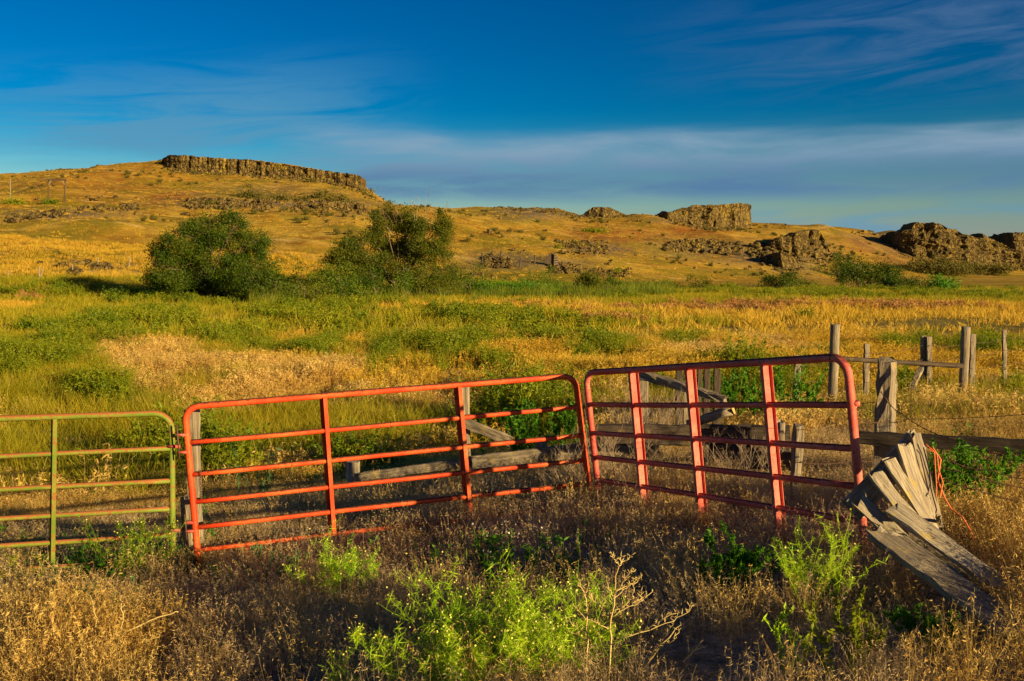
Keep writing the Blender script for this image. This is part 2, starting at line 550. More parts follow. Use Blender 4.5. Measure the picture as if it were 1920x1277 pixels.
M = dict(
    ground=mat_ground(), rock=mat_rock(), rock_l=mat_rock('basalt_lichen', 0.8),
    red=mat_paint('red_paint', (0.62, 0.050, 0.010), (0.80, 0.14, 0.030), (0.13, 0.035, 0.015), 0.08),
    pink=mat_paint('faded_red_paint', (0.55, 0.085, 0.060), (0.68, 0.19, 0.135), (0.15, 0.035, 0.02), 0.08),
    green=mat_paint('green_paint', (0.13, 0.20, 0.018), (0.25, 0.27, 0.035), (0.32, 0.11, 0.032), 0.27),
    wood=mat_wood('weathered_wood', (0.15, 0.115, 0.075), (0.34, 0.275, 0.185), (0.05, 0.037, 0.024), 0.25),
    pale=mat_wood('pale_weathered_wood', (0.24, 0.19, 0.125), (0.46, 0.385, 0.27), (0.07, 0.05, 0.03), 0.45),
    dark=mat_wood('dark_wood', (0.040, 0.029, 0.021), (0.11, 0.080, 0.055), (0.018, 0.013, 0.009), 0.1),
)
M['black'] = mat_wood('blackened_wood', (0.018, 0.013, 0.010), (0.050, 0.037, 0.027), (0.008, 0.006, 0.005))
mm, nt_, b_ = new_mat('rusty_wire'); b_.inputs['Base Color'].default_value = (0.11, 0.055, 0.035, 1); b_.inputs['Roughness'].default_value = 0.7; b_.inputs['Metallic'].default_value = 0.3
M['wire'] = mm
mm, nt_, b_ = new_mat('orange_twine'); b_.inputs['Base Color'].default_value = (0.75, 0.17, 0.05, 1); b_.inputs['Roughness'].default_value = 0.7
M['twine'] = mm
mm, nt_, b_ = new_mat('end_grain'); b_.inputs['Base Color'].default_value = (0.5, 0.32, 0.10, 1); b_.inputs['Roughness'].default_value = 0.9
M['endgrain'] = mm

# vegetation colours
M['straw'] = mat_plant('dry_grass', (0.64, 0.39, 0.085), (0.80, 0.55, 0.17), (0.50, 0.27, 0.045), 0.5, 0.42)
M['brome'] = mat_plant('brown_brome', (0.50, 0.34, 0.15), (0.70, 0.52, 0.26), (0.46, 0.29, 0.14), 0.9, 0.42)
M['gold'] = mat_plant('golden_grass', (0.53, 0.31, 0.022), (0.64, 0.41, 0.05), (0.42, 0.32, 0.018), 0.35, 0.3)
M['olive'] = mat_plant('olive_grass', (0.30, 0.27, 0.010), (0.44, 0.34, 0.015), (0.19, 0.24, 0.008), 0.4, 0.4)
M['weed'] = mat_plant('green_weed', (0.15, 0.20, 0.006), (0.28, 0.29, 0.009), (0.085, 0.16, 0.006), 0.5, 0.4)
M['reed'] = mat_plant('reed', (0.09, 0.15, 0.006), (0.17, 0.20, 0.008), (0.24, 0.20, 0.015), 0.25, 0.35)
M['rustplant'] = mat_plant('rust_brush', (0.34, 0.16, 0.035), (0.50, 0.27, 0.08), (0.25, 0.13, 0.06), 0.3, 0.25)
M['leaf_dark'] = mat_plant('dark_leaf', (0.026, 0.062, 0.003), (0.078, 0.115, 0.005), None, 0.5, 0.3)
M['leaf_olive'] = mat_plant('olive_leaf', (0.055, 0.085, 0.005), (0.12, 0.13, 0.007), None, 0.5, 0.35)
M['leaf_green'] = mat_plant('mid_green_leaf', (0.055, 0.115, 0.005), (0.12, 0.17, 0.008), None, 0.5, 0.35)
M['leaf_rich'] = mat_plant('rich_leaf', (0.045, 0.16, 0.006), (0.10, 0.25, 0.010), None, 1.5, 0.35)
M['leaf_lime'] = mat_plant('lime_leaf', (0.25, 0.45, 0.010), (0.44, 0.60, 0.018), None, 2.0, 0.4)
M['leaf_teal'] = mat_plant('bluegreen_leaf', (0.075, 0.17, 0.06), (0.13, 0.24, 0.075), None, 2.0, 0.4)
M['sage'] = mat_plant('sage_leaf', (0.095, 0.090, 0.014), (0.16, 0.14, 0.025), None, 0.5, 0.3)
M['drystem'] = mat_plant('dry_stem', (0.62, 0.45, 0.16), (0.74, 0.56, 0.24), None, 2.0, 0.2)
M['twig'] = mat_plant('grey_twig', (0.26, 0.185, 0.125), (0.40, 0.30, 0.20), None, 2.0, 0.1)
M['bark'] = mat_wood('bark', (0.07, 0.05, 0.035), (0.17, 0.12, 0.08), (0.03, 0.02, 0.014))
M['flower'] = mat_plant('yellow_flower', (0.70, 0.62, 0.05), (0.80, 0.75, 0.22), None, 3.0, 0.3)
M['white'] = mat_plant('white_flower', (0.75, 0.75, 0.72), (0.8, 0.8, 0.8), None, 3.0, 0.3)


# ------------------------------------------------------------------ terrain sheet
front = np.linspace(-math.radians(40), math.radians(40), 420)
back = np.linspace(math.radians(40), math.radians(320), 60)[1:-1]
ths = np.concatenate([front, back])
rs = np.concatenate([np.geomspace(0.4, 40, 90), np.linspace(42, 500, 230), np.geomspace(520, 4500, 24)])
TH, RR = np.meshgrid(ths, rs)
tx, ty = RR * np.sin(TH), RR * np.cos(TH)
tz = ground(tx, ty)
nr, ncol = RR.shape
tv = np.stack([tx.ravel(), ty.ravel(), tz.ravel()], 1)
tv = np.vstack([tv, [[0, 0, gz(0, 0.01)]]])
ii, jj = np.meshgrid(np.arange(nr - 1), np.arange(ncol), indexing='ij')
j2 = (jj + 1) % ncol
tf = np.stack([ii * ncol + jj, ii * ncol + j2, (ii + 1) * ncol + j2, (ii + 1) * ncol + jj], -1).reshape(-1, 4)
tf = tf[:, ::-1].copy()
me = mesh_np('terrain', tv, tf, True)
TPX, TPY = project(tv[:, 0], np.maximum(tv[:, 1], 0.5), tv[:, 2])
fr = tv[:, 1] > 2
ROCKY = [(1340, 465, 110, 16, 1), (1420, 480, 80, 14, 1), (1000, 398, 80, 12, 1), (960, 490, 70, 14, .9), (1050, 495, 60, 10, .8),
         (1130, 465, 60, 12, .8), (540, 382, 180, 9, .9), (110, 402, 110, 8, .9), (1500, 480, 60, 30, .8), (1780, 455, 160, 35, .9),
         (1260, 412, 40, 8, .8), (210, 500, 70, 8, .7), (700, 400, 80, 8, .4), (1600, 505, 40, 14, .6), (500, 360, 120, 12, .4)]
for nm, lst in (('green', GREEN), ('rust', RUST), ('rock', ROCKY)):
    a = blobs(TPX, TPY, lst) * fr
    a = np.clip(a * 1.2 + fbm(tv[:, 0] / 9, tv[:, 1] / 9, 5, 4) * 0.7 * (a > 0.05), 0, 1)
    if nm == 'green':
        a = np.maximum(a, 0.55 * sst(tv[:, 1], 20, 45) * (1 - sst(tv[:, 1], 100, 170)) * sst(fbm(tv[:, 0] / 14, tv[:, 1] / 14, 77, 4), -0.12, 0.2))
    at = me.attributes.new(nm, 'FLOAT', 'POINT'); at.data.foreach_set('value', a.astype(np.float32))
rr = np.hypot(tv[:, 0], tv[:, 1])
d = np.where(tv[:, 1] > -3, 1 - 0.75 * sst(rr, 10, 40), 0.9 * (1 - 0.6 * sst(rr, 20, 80)))
at = me.attributes.new('dirt', 'FLOAT', 'POINT'); at.data.foreach_set('value', np.clip(d * (1 - sst(rr, 60, 110)), 0, 1).astype(np.float32))
terrain = link('terrain', me, M['ground'])
tag(terrain, 'dry grassy field rising into golden hills behind the gates', 'terrain', kind='structure')


# ------------------------------------------------------------------ basalt cliffs and outcrops
def crag_sheet(top, bot, depth, cell, thick, flute, rough, lean):
    """a closed rock wall: front face, top and back swept along the outline, broken up by joints and blocks"""
    tx_, ty_ = zip(*top); bx_, by_ = zip(*bot); dx_, dy_ = zip(*depth)
    Ym = float(np.mean(dy_))
    stepx = cell * F / Ym
    nx = max(8, int((tx_[-1] - tx_[0]) / stepx))
    xs = np.linspace(tx_[0], tx_[-1], nx)
    yf = np.interp(xs, dx_, dy_)
    wob = fbm(xs / stepx / 5.0, xs * 0, 13, 3) * 2
    pt = np.interp(xs, tx_, ty_) + (fbm(xs / stepx / 3.0, xs * 0 + 5, 17, 3)) * rough * F / Ym * 0.8
    zt = EYE + yf * py2slope(pt)
    zb = EYE + yf * py2slope(np.interp(xs, bx_, by_))
    hmax = float(np.max(zt - zb))
    nv = max(6, int(hmax / cell) + 2)
    rows = []
    X0 = (xs - W / 2) / F * yf / CP
    for k in range(-1, nv + 1):            # front face, one row sunk in the ground
        v = k / nv
        z = zb + (zt - zb) * v
        y = yf + lean * (zt - zb) * max(v, 0) + wob * rough
        if k < 0: z = np.minimum(zb, ground(X0, yf)) - 1.5
        gx = X0 * 1.0
        # vertical joints, blocks, ledges
        j = vnoise(gx / (cell * 1.6), z * 0.06 + 3, 41) - 0.5
        blk = np.floor(vnoise(gx / (cell * 3.2), z / (cell * 3.5), 43) * 4) / 4 - 0.4
        led = np.floor(vnoise(gx / (cell * 8), z / (cell * 2.0), 47) * 3) / 3 - 0.3
        fine_ = RNG.uniform(-0.5, 0.5, nx)
        y = y + flute * j * 1.6 * cell + rough * (blk * 1.5 + led * 1.3) + fine_ * 0.45 * cell * (0.4 + rough * 0.4)
        x = X0 + RNG.uniform(-0.22, 0.22, nx) * cell
        z = z + (RNG.uniform(-0.25, 0.25, nx) * cell if 0 <= k else 0)
        rows.append(np.stack([x, y, z], 1))
    ymax = rows[-1][:, 1]
    for q in (0.3, 0.65, 1.0):             # top, then back down into the hill
        rows.append(np.stack([X0, ymax + thick * q, zt - 0.2 * q * q + RNG.uniform(-0.25, 0.25, nx) * rough], 1))
    rows.append(np.stack([X0, ymax + thick * 1.05, np.minimum(ground(X0, ymax + thick), zb) - 2], 1))
    V = np.concatenate(rows)
    n = len(rows)
    Fc = [(i * nx + k, i * nx + k + 1, (i + 1) * nx + k + 1, (i + 1) * nx + k) for i in range(n - 1) for k in range(nx - 1)]
    Fc.append(tuple(i * nx for i in range(n)))
    Fc.append(tuple(i * nx + nx - 1 for i in range(n))[::-1])
    return V, Fc


def boulder(mb, c, r, rnd=RNG):
    # squashed uneven lump of three rings and a cap
    sides = 7
    ang = np.arange(sides) * 2 * math.pi / sides + rnd.uniform(0, 1)
    V = []
    sx, sy, sz = r * rnd.uniform(0.8, 1.3), r * rnd.uniform(0.8, 1.3), r * rnd.uniform(0.6, 1.0)
    for h, s in ((-0.5, 1.0), (0.15, 1.05), (0.65, 0.72)):
        rad = s * rnd.uniform(0.72, 1.15, sides)
        V.append(np.column_stack([c[0] + np.cos(ang) * rad * sx, c[1] + np.sin(ang) * rad * sy, c[2] + (h + rnd.uniform(-.15, .15, sides)) * sz]))
    V.append(np.array([[c[0] + rnd.normal(0, .1) * r, c[1], c[2] + sz * rnd.uniform(0.8, 1.0)]]))
    f = []
    for i in range(2):
        for k in range(sides):
            k2 = (k + 1) % sides
            f.append((i * sides + k, i * sides + k2, (i + 1) * sides + k2, (i + 1) * sides + k))
    for k in range(sides): f.append((2 * sides + k, 2 * sides + (k + 1) % sides, 3 * sides))
    mb.add(np.concatenate(V), f)


def outcrop(name, label, top, bot, depth, cell, mat, thick=5, flute=0.5, rough=1.0, lean=0.35, talus=0, cat='rock outcrop'):
    c = P((top[0][0] + top[-1][0]) / 2, 500, depth[0][1])
    root = empty(name, (c.x, c.y, gz(c.x, c.y)), label, cat)
    mb = MB(); mb.add(*crag_sheet(top, bot, depth, cell, thick, flute, rough, lean))
    o = mb.build('rock_face', mat, root, False, None)
    o.location = -Vector(root.location)
    if talus:
        t = MB(); tx_ = [q[0] for q in top]; dx_, dy_ = zip(*depth); bx_, by_ = zip(*bot)
        for _ in range(talus):
            x = RNG.uniform(tx_[0], tx_[-1]); Y = np.interp(x, dx_, dy_) - abs(RNG.normal(0, 5)) + 0.5
            X = (x - W / 2) / F * Y / CP
            q = RNG.uniform(0.2, 0.75)
            boulder(t, (X, Y, gz(X, Y) + 0.2 * q), q)
        o = t.build('talus', mat, root, False, None); o.location = -Vector(root.location); o['kind'] = 'stuff'
    return root


def ledge(name, label, top, bot, depth, r, n, cat='rock ledge'):
    tx_, ty_ = zip(*top); bx_, by_ = zip(*bot); dx_, dy_ = zip(*depth)
    c = P((tx_[0] + tx_[-1]) / 2, 500, depth[0][1])
    root = empty(name, (c.x, c.y, gz(c.x, c.y)), label, cat)
    t = MB(); k = 0
    while k < n:
        x = RNG.uniform(tx_[0], tx_[-1])
        if vnoise(x / 17.0, 3.3, 91) < 0.42 and RNG.uniform() < 0.75: k += 1; continue
        p = G(x, RNG.uniform(np.interp(x, tx_, ty_), np.interp(x, bx_, by_)))
        q = r * RNG.uniform(0.4, 1.5) ** 1.5
        boulder(t, (p.x, p.y, p.z + 0.3 * q), q); k += 1
    o = t.build('boulders', M['rock'], root, False, None); o.location = -Vector(root.location); o['kind'] = 'stuff'
    return root


outcrop('basalt_cliff', 'long columnar basalt cliff capping the left hill',
        [(311, 306), (315, 296), (322, 291), (345, 290), (400, 295), (470, 299), (515, 304), (560, 311), (600, 317), (640, 323), (672, 328), (679, 330)],
        [(311, 318), (345, 324), (400, 330), (470, 338), (520, 342), (600, 348), (640, 351), (679, 354)],
        [(311, 362), (322, 354), (345, 350), (679, 350)], 0.36, M['rock_l'], 14, 1.3, 0.75, 0.10, 300, 'cliff')
outcrop('rock_outcrop', 'low dark rock rim left of the long cliff', [(182, 315), (190, 309), (215, 310), (250, 308), (262, 312)],
        [(182, 321), (262, 319)], [(182, 382), (262, 382)], 0.6, M['rock'], 5, 0.6, 0.5, 0.2)
outcrop('rock_outcrop', 'thin broken rock rim at the far left skyline', [(104, 320), (112, 317), (140, 317), (182, 315)],
        [(104, 324), (182, 322)], [(104, 388), (182, 388)], 0.6, M['rock'], 5, 0.6, 0.4, 0.2)
outcrop('rocky_hillock', 'rounded rocky knob on the middle skyline',
        [(1086, 408), (1098, 396), (1112, 388), (1130, 385), (1148, 389), (1162, 397), (1178, 406)], [(1086, 412), (1130, 418), (1178, 413)],
        [(1086, 392), (1130, 384), (1178, 392)], 0.75, M['rock'], 9, 0.4, 1.0, 0.7, 60, 'hillock')
outcrop('rocky_crest', 'low rocky crest on the skyline above the stone ruins',
        [(925, 405), (960, 394), (1000, 388), (1040, 389), (1070, 396), (1092, 406)], [(925, 408), (1000, 402), (1092, 411)],
        [(925, 352), (1000, 343), (1092, 352)], 0.75, M['rock'], 8, 0.3, 0.9, 1.2, 90, 'hillock')
outcrop('rock_outcrop', 'dark jagged outcrop at the left foot of the flat butte',
        [(1221, 412), (1232, 400), (1245, 396), (1262, 398), (1280, 404), (1298, 414)], [(1221, 416), (1298, 422)], [(1221, 366), (1250, 358), (1298, 362)],
        0.7, M['rock'], 6, 0.5, 1.3, 0.5, 30)
outcrop('butte', 'flat topped butte with a sheer right edge on the skyline',
        [(1256, 400), (1275, 389), (1310, 384), (1345, 384), (1380, 381), (1398, 381), (1405, 384)],
        [(1256, 406), (1310, 410), (1345, 418), (1380, 428), (1405, 430)], [(1256, 374), (1345, 376), (1388, 380), (1405, 386)], 0.7, M['rock'], 16, 0.7, 1.1, 0.16, 60, 'butte')
outcrop('rock_outcrop', 'thin dark rim on the skyline right of the butte',
        [(1408, 421), (1420, 418), (1450, 418), (1475, 421)], [(1408, 427), (1475, 428)], [(1408, 410), (1475, 412)], 0.6, M['rock'], 5, 0.6, 0.4, 0.2)
outcrop('rock_outcrop', 'low broken rim on the skyline between butte and right crag',
        [(1540, 431), (1570, 433), (1600, 437), (1640, 439), (1660, 439)], [(1540, 437), (1660, 444)], [(1540, 420), (1660, 440)], 0.6, M['rock'], 5, 0.6, 0.6, 0.3)
outcrop('crag', 'steep broken crag in the middle of the right hillside',
        [(1440, 452), (1478, 441), (1500, 433), (1530, 428), (1543, 436), (1552, 452), (1566, 478), (1590, 508)],
        [(1440, 462), (1490, 492), (1530, 510), (1590, 518)], [(1440, 306), (1500, 300), (1530, 302), (1590, 314)], 0.75, M['rock'], 8, 0.5, 1.7, 0.45, 120, 'crag')
outcrop('crag', 'smaller rounded rock shoulder below the steep middle crag',
        [(1425, 490), (1440, 477), (1465, 474), (1490, 484), (1502, 502)], [(1425, 498), (1465, 508), (1502, 512)], [(1425, 268), (1465, 258), (1502, 264)],
        0.6, M['rock'], 6, 0.4, 1.1, 0.6, 60, 'crag')
outcrop('crag', 'broad dark crag with a square summit block at the right skyline',
        [(1652, 456), (1668, 440), (1690, 432), (1712, 428), (1719, 420), (1740, 416), (1768, 415), (1776, 424), (1800, 430), (1806, 438), (1840, 446), (1872, 456), (1905, 468)],
        [(1652, 460), (1690, 480), (1760, 490), (1850, 492), (1905, 494)], [(1652, 400), (1690, 380), (1760, 374), (1905, 384)], 0.85, M['rock'], 12, 0.6, 2.2, 0.4, 160, 'crag')
outcrop('rock_outcrop', 'small pointed outcrop just right of the square summit crag',
        [(1818, 448), (1826, 437), (1842, 439), (1864, 452)], [(1818, 462), (1864, 470)], [(1818, 402), (1840, 396), (1864, 402)], 0.7, M['rock'], 6, 0.5, 1.0, 0.3, 10)
outcrop('rock_outcrop', 'dark blocky outcrop at the right edge of the skyline',
        [(1867, 454), (1874, 441), (1888, 437), (1910, 436), (1935, 438), (1990, 446), (2060, 452)], [(1867, 482), (1990, 492), (2060, 496)], [(1867, 410), (1900, 398), (2060, 402)],
        0.8, M['rock'], 9, 0.6, 1.8, 0.35, 30)
outcrop('rock_outcrop', 'low dark rock shoulder between the rounded knob and the butte',
        [(1180, 411), (1192, 406), (1212, 406), (1226, 412)], [(1180, 415), (1226, 418)], [(1180, 384), (1226, 384)], 0.6, M['rock'], 5, 0.4, 0.8, 0.6, 20)
outcrop('rock_outcrop', 'broken rocks on the slope just under the flat butte',
        [(1290, 432), (1310, 424), (1340, 424), (1370, 430), (1400, 440)], [(1290, 438), (1340, 440), (1400, 450)], [(1290, 338), (1400, 344)], 0.6, M['rock'], 5, 0.4, 1.0, 1.2, 60)
outcrop('rock_outcrop', 'rock ribs on the golden saddle left of the broad right crag',
        [(1592, 446), (1606, 440), (1630, 441), (1654, 448)], [(1592, 450), (1654, 456)], [(1592, 416), (1654, 416)], 0.6, M['rock'], 5, 0.4, 0.8, 0.8, 30)
outcrop('rock_outcrop', 'low rock hump on the slope above the ruin scree',
        [(1040, 458), (1060, 450), (1090, 449), (1120, 455), (1140, 466)], [(1040, 464), (1140, 472)], [(1040, 246), (1140, 246)], 0.5, M['rock'], 4, 0.4, 0.7, 1.2, 60)
outcrop('rock_outcrop', 'grey rock hump standing on the ledge below the long cliff',
        [(352, 384), (360, 371), (372, 368), (392, 370), (404, 378), (424, 373), (440, 380)], [(352, 386), (440, 387)], [(352, 230), (440, 232)], 0.4, M['rock'], 3, 0.4, 0.6, 0.5, 30)
outcrop('rock_outcrop', 'small dark rock fin in the middle of the ledge below the cliff',
        [(474, 386), (481, 376), (492, 374), (503, 378), (512, 386)], [(474, 387), (512, 388)], [(474, 230), (512, 230)], 0.35, M['rock'], 3, 0.4, 0.6, 0.5, 20)
outcrop('rock_outcrop', 'row of low rock teeth at the right end of the ledge below the cliff',
        [(590, 386), (600, 379), (625, 378), (650, 379), (672, 383), (690, 393)], [(590, 389), (650, 391), (690, 397)], [(590, 232), (690, 234)], 0.4, M['rock'], 3, 0.6, 0.7, 0.4, 40)
ledge('rock_ledge', 'broken grey boulders strewn along the ledge below the long cliff',
      [(352, 374), (700, 380)], [(352, 392), (700, 404)], [(352, 232), (690, 236)], 0.45, 420)
ledge('rock_ledge', 'slanting broken rock ledge at the left edge below the wooden gateway',
      [(14, 409), (60, 402), (124, 394), (150, 387), (260, 385)], [(14, 418), (90, 412), (150, 402), (260, 394)], [(14, 180), (260, 200)], 0.42, 420)
ledge('rock_ledge', 'long low rocky band on the slope beneath the butte',
      [(1245, 458), (1290, 450), (1340, 452), (1400, 460), (1480, 462)], [(1245, 472), (1340, 476), (1400, 484), (1480, 486)], [(1252, 285), (1470, 300)], 0.6, 520)


def stone_heap(name, label, x0, x1, y0, y1, n, r, cat='stone heap'):
    mb = MB(); c = G((x0 + x1) / 2, y1)
    root = empty(name, c, label, cat)
    for _ in range(n):
        p = G(RNG.uniform(x0, x1), RNG.uniform(y0, y1))
        q = r * RNG.uniform(0.5, 1.3)
        boulder(mb, (p.x, p.y, p.z + 0.35 * q), q)
    o = mb.build('stones', M['rock'], root, False, None); o.location = -c; o['kind'] = 'stuff'
    return root


stone_heap('stone_heap', 'pale rubble heap beside the far left fence posts', 130, 175, 492, 500, 60, 0.35)
stone_heap('stone_heap', 'pale rubble heap just left of the big dark tree', 172, 208, 498, 507, 60, 0.4)
stone_heap('stone_heap', 'scattered dark stones at the head of the tree shadow', 128, 150, 508, 518, 24, 0.35)
stone_heap('tumbled_ruin', 'tumbled stone ruin below the middle skyline, left part', 905, 960, 482, 504, 150, 0.42, 'ruin')
stone_heap('tumbled_ruin', 'tumbled stone ruin below the middle skyline, right part', 1030, 1090, 496, 514, 130, 0.4, 'ruin')
stone_heap('stone_heap', 'scree of loose stones trailing right of the ruin', 1090, 1180, 505, 522, 90, 0.35)
stone_heap('stone_heap', 'grey scree on the mound above the ruin', 1050, 1140, 452, 478, 140, 0.38)


# ------------------------------------------------------------------ grass scatter
PROTO = {}


def proto_collection(key, meshes, mat):
    c = bpy.data.collections.new('prototype_' + key)
    for i, me in enumerate(meshes):
        me.materials.append(mat)
        c.objects.link(bpy.data.objects.new(f'{key}_{i:02d}', me))
    PROTO[key] = c


def blades(n, rad, h0, h1, w, bend, seg=3, head=0.0, headw=2.0, spread=0.35, rnd=RNG):
    """a clump of n curved blades as quads; head = share of the length widened as a seed head"""
    V, Fc = [], []
    k = 0
    for _ in range(n):
        a = rnd.uniform(0, 2 * math.pi); rr_ = rad * math.sqrt(rnd.uniform())
        base = np.array([math.cos(a) * rr_, math.sin(a) * rr_, -0.03])
        d = a + rnd.normal(0, 0.9)
        out = np.array([math.cos(d), math.sin(d), 0])
        L = rnd.uniform(h0, h1); sp = abs(rnd.normal(0, spread)); bd = rnd.uniform(0.2, 1.0) * bend
        sd_ = rnd.uniform(0, math.pi); side = np.array([math.cos(sd_), math.sin(sd_), 0])
        for i in range(seg + 1):
            t = i / seg
            p = base + out * L * (sp * t + bd * t * t) + np.array([0, 0, L * (t - 0.35 * bd * t * t - 0.18 * sp * t)])
            ww = w * (1 - 0.75 * t)
            if head and t > 1 - head - 1e-6 and i < seg: ww = w * headw
            if i == seg: ww = w * (0.15 if not head else 0.5)
            V.append(p - side * ww / 2); V.append(p + side * ww / 2)
            if i: Fc.append((k + 2 * i - 2, k + 2 * i - 1, k + 2 * i + 1, k + 2 * i))
        k += 2 * (seg + 1)
    return mesh_np('clump', np.array(V), np.array(Fc), False)


def dots(n, rad, z0, z1, s, rnd=RNG):
    C = np.stack([rnd.normal(0, rad, n), rnd.normal(0, rad, n), rnd.uniform(z0, z1, n)], 1)
    d = rnd.normal(0, 1, (n, 3)); d /= np.linalg.norm(d, axis=1)[:, None]
    e = np.cross(d, rnd.normal(0, 1, (n, 3))); e /= np.linalg.norm(e, axis=1)[:, None]
    V = np.stack([C - d * s, C + e * s, C + d * s, C - e * s], 1).reshape(-1, 3)
    return mesh_np('dots', V, np.arange(4 * n).reshape(n, 4))


def weed_clump(stems, h0, h1, rad, leaves, ls, rnd=RNG, droop=0.3):
    V, Fc = [], []
    k = 0
    for _ in range(stems):
        a = rnd.uniform(0, 6.283); L = rnd.uniform(h0, h1); out = np.array([math.cos(a), math.sin(a), 0])
        sp = abs(rnd.normal(0, 0.45)); r0 = rad * rnd.uniform(0, 0.6)
        for j in range(leaves):
            t = rnd.uniform(0.08, 1.0)
            p = out * (r0 + L * sp * t) + np.array([0, 0, L * (t - 0.25 * sp * t * t)])
            th, ph = rnd.uniform(0, 6.283), rnd.normal(0.35, 0.5)
            d = np.array([math.cos(th) * math.cos(ph), math.sin(th) * math.cos(ph), math.sin(ph)])
            s = np.cross(d, rnd.normal(0, 1, 3)); s /= np.linalg.norm(s) + 1e-9
            l = ls * rnd.uniform(0.6, 1.4) * (1.15 - 0.5 * t)
            V += [p, p + d * l * 0.5 + s * l * 0.16, p + d * l, p + d * l * 0.5 - s * l * 0.16]
            Fc.append((k, k + 1, k + 2, k + 3)); k += 4
        q = out * r0
        e = out * (r0 + L * sp) + np.array([0, 0, L * (1 - 0.25 * sp)])
        s = np.array([-math.sin(a), math.cos(a), 0]) * 0.004
        V += [q - s, q + s, e + s * .4, e - s * .4]; Fc.append((k, k + 1, k + 2, k + 3)); k += 4
    return mesh_np('weed', np.array(V), np.array(Fc), False)




def cheat(n, rad, h0, h1, w, nod, nsp, sl, sw, spread=0.3, rnd=RNG):
    """nodding annual grass: thin stems that droop at the tip and carry loose spikelets"""
    V, Fc = [], []
    k = 0
    for _ in range(n):
        a = rnd.uniform(0, 6.283); q = rad * math.sqrt(rnd.uniform())
        p = np.array([math.cos(a) * q, math.sin(a) * q, -0.03])
        d = a + rnd.normal(0, 1.0); out = np.array([math.cos(d), math.sin(d), 0])
        L = rnd.uniform(h0, h1); ang = abs(rnd.normal(0, spread)); seg = 5
        sd_ = rnd.uniform(0, math.pi); side = np.array([math.cos(sd_), math.sin(sd_), 0])
        nd = nod * rnd.uniform(0.3, 1.2); pts = []
        for i in range(seg + 1):
            t = i / seg
            pts.append(p)
            ww = w * (1 - 0.6 * t) / 2
            V.append(p - side * ww); V.append(p + side * ww)
            if i: Fc.append((k + 2 * i - 2, k + 2 * i - 1, k + 2 * i + 1, k + 2 * i))
            ang += nd * t * t * 0.9
            p = p + (out * math.sin(ang) + np.array([0, 0, math.cos(ang)])) * L / seg
        k += 2 * (seg + 1)
        for _s in range(int(rnd.integers(max(1, nsp - 2), nsp + 2))):
            t = rnd.uniform(0.62, 1.0) * seg; i = min(int(t), seg - 1)
            c = pts[i] + (pts[i + 1] - pts[i]) * (t - i)
            dd = out * rnd.uniform(-0.2, 0.9) + np.array([rnd.normal(0, .4), rnd.normal(0, .4), rnd.normal(-0.25, 0.5)])
            dd /= np.linalg.norm(dd); l = sl * rnd.uniform(0.7, 1.4)
            s2 = np.cross(dd, rnd.normal(0, 1, 3)); s2 /= np.linalg.norm(s2) + 1e-9
            V += [c, c + dd * l * .4 + s2 * sw * .5, c + dd * l, c + dd * l * .4 - s2 * sw * .5]
            Fc.append((k, k + 1, k + 2, k + 3)); k += 4
    return mesh_np('clump', np.array(V), np.array(Fc), False)


proto_collection('brome_near', [cheat(46, 0.20, 0.20, 0.48, 0.0028, 0.55, 5, 0.032, 0.0065, 0.28) for _ in range(6)], M['brome'])
proto_collection('straw_near', [cheat(44, 0.20, 0.26, 0.58, 0.0030, 0.5, 6, 0.034, 0.0075, 0.24) for _ in range(6)], M['straw'])
proto_collection('straw_mid', [cheat(40, 0.32, 0.26, 0.56, 0.0075, 0.5, 5, 0.07, 0.017, 0.28) for _ in range(5)], M['straw'])
proto_collection('gold_mid', [cheat(36, 0.32, 0.32, 0.70, 0.0085, 0.4, 4, 0.08, 0.016, 0.25) for _ in range(5)], M['gold'])
proto_collection('olive_mid', [blades(44, 0.25, 0.35, 0.75, 0.012, 0.45, 3, 0.0, 1.0, 0.3) for _ in range(4)], M['olive'])
proto_collection('weed_mid', [weed_clump(34, 0.35, 0.8, 0.40, 26, 0.085) for _ in range(5)], M['weed'])
proto_collection('weed_near', [weed_clump(8, 0.10, 0.26, 0.12, 14, 0.06) for _ in range(4)], M['leaf_rich'])
proto_collection('straw_far', [blades(30, 0.7, 0.35, 0.75, 0.045, 0.5, 2, 0.0, 1.0, 0.4) for _ in range(4)], M['straw'])
proto_collection('gold_far', [blades(30, 0.8, 0.30, 0.75, 0.05, 0.5, 2, 0.0, 1.0, 0.4) for _ in range(4)], M['gold'])
proto_collection('olive_far', [blades(32, 0.8, 0.4, 0.9, 0.05, 0.4, 2, 0.0, 1.0, 0.4) for _ in range(4)], M['olive'])
proto_collection('weed_far', [weed_clump(34, 0.5, 1.1, 0.9, 18, 0.22) for _ in range(4)], M['weed'])
proto_collection('rust_far', [weed_clump(20, 0.3, 0.75, 0.8, 12, 0.20) for _ in range(4)], M['rustplant'])
proto_collection('reed', [blades(46, 0.7, 1.0, 1.9, 0.05, 0.22, 3, 0.0, 1.0, 0.12) for _ in range(4)], M['reed'])
proto_collection('tuft_hill', [blades(22, 0.9, 0.25, 0.6, 0.10, 0.5, 2, 0.0, 1.0, 0.5) for _ in range(4)], M['gold'])
def stone_proto():
    mb = MB(); boulder(mb, (0, 0, 0.1), 0.5)
    return mesh_np('stone', np.concatenate(mb.v), mb.f)


proto_collection('sagelet', [weed_clump(26, 0.5, 1.0, 0.7, 16, 0.26) for _ in range(4)], M['sage'])
proto_collection('stone', [stone_proto() for _ in range(8)], M['rock'])
proto_collection('flowerlet', [dots(7, 0.12, 0.10, 0.26, 0.011) for _ in range(3)], M['white'])


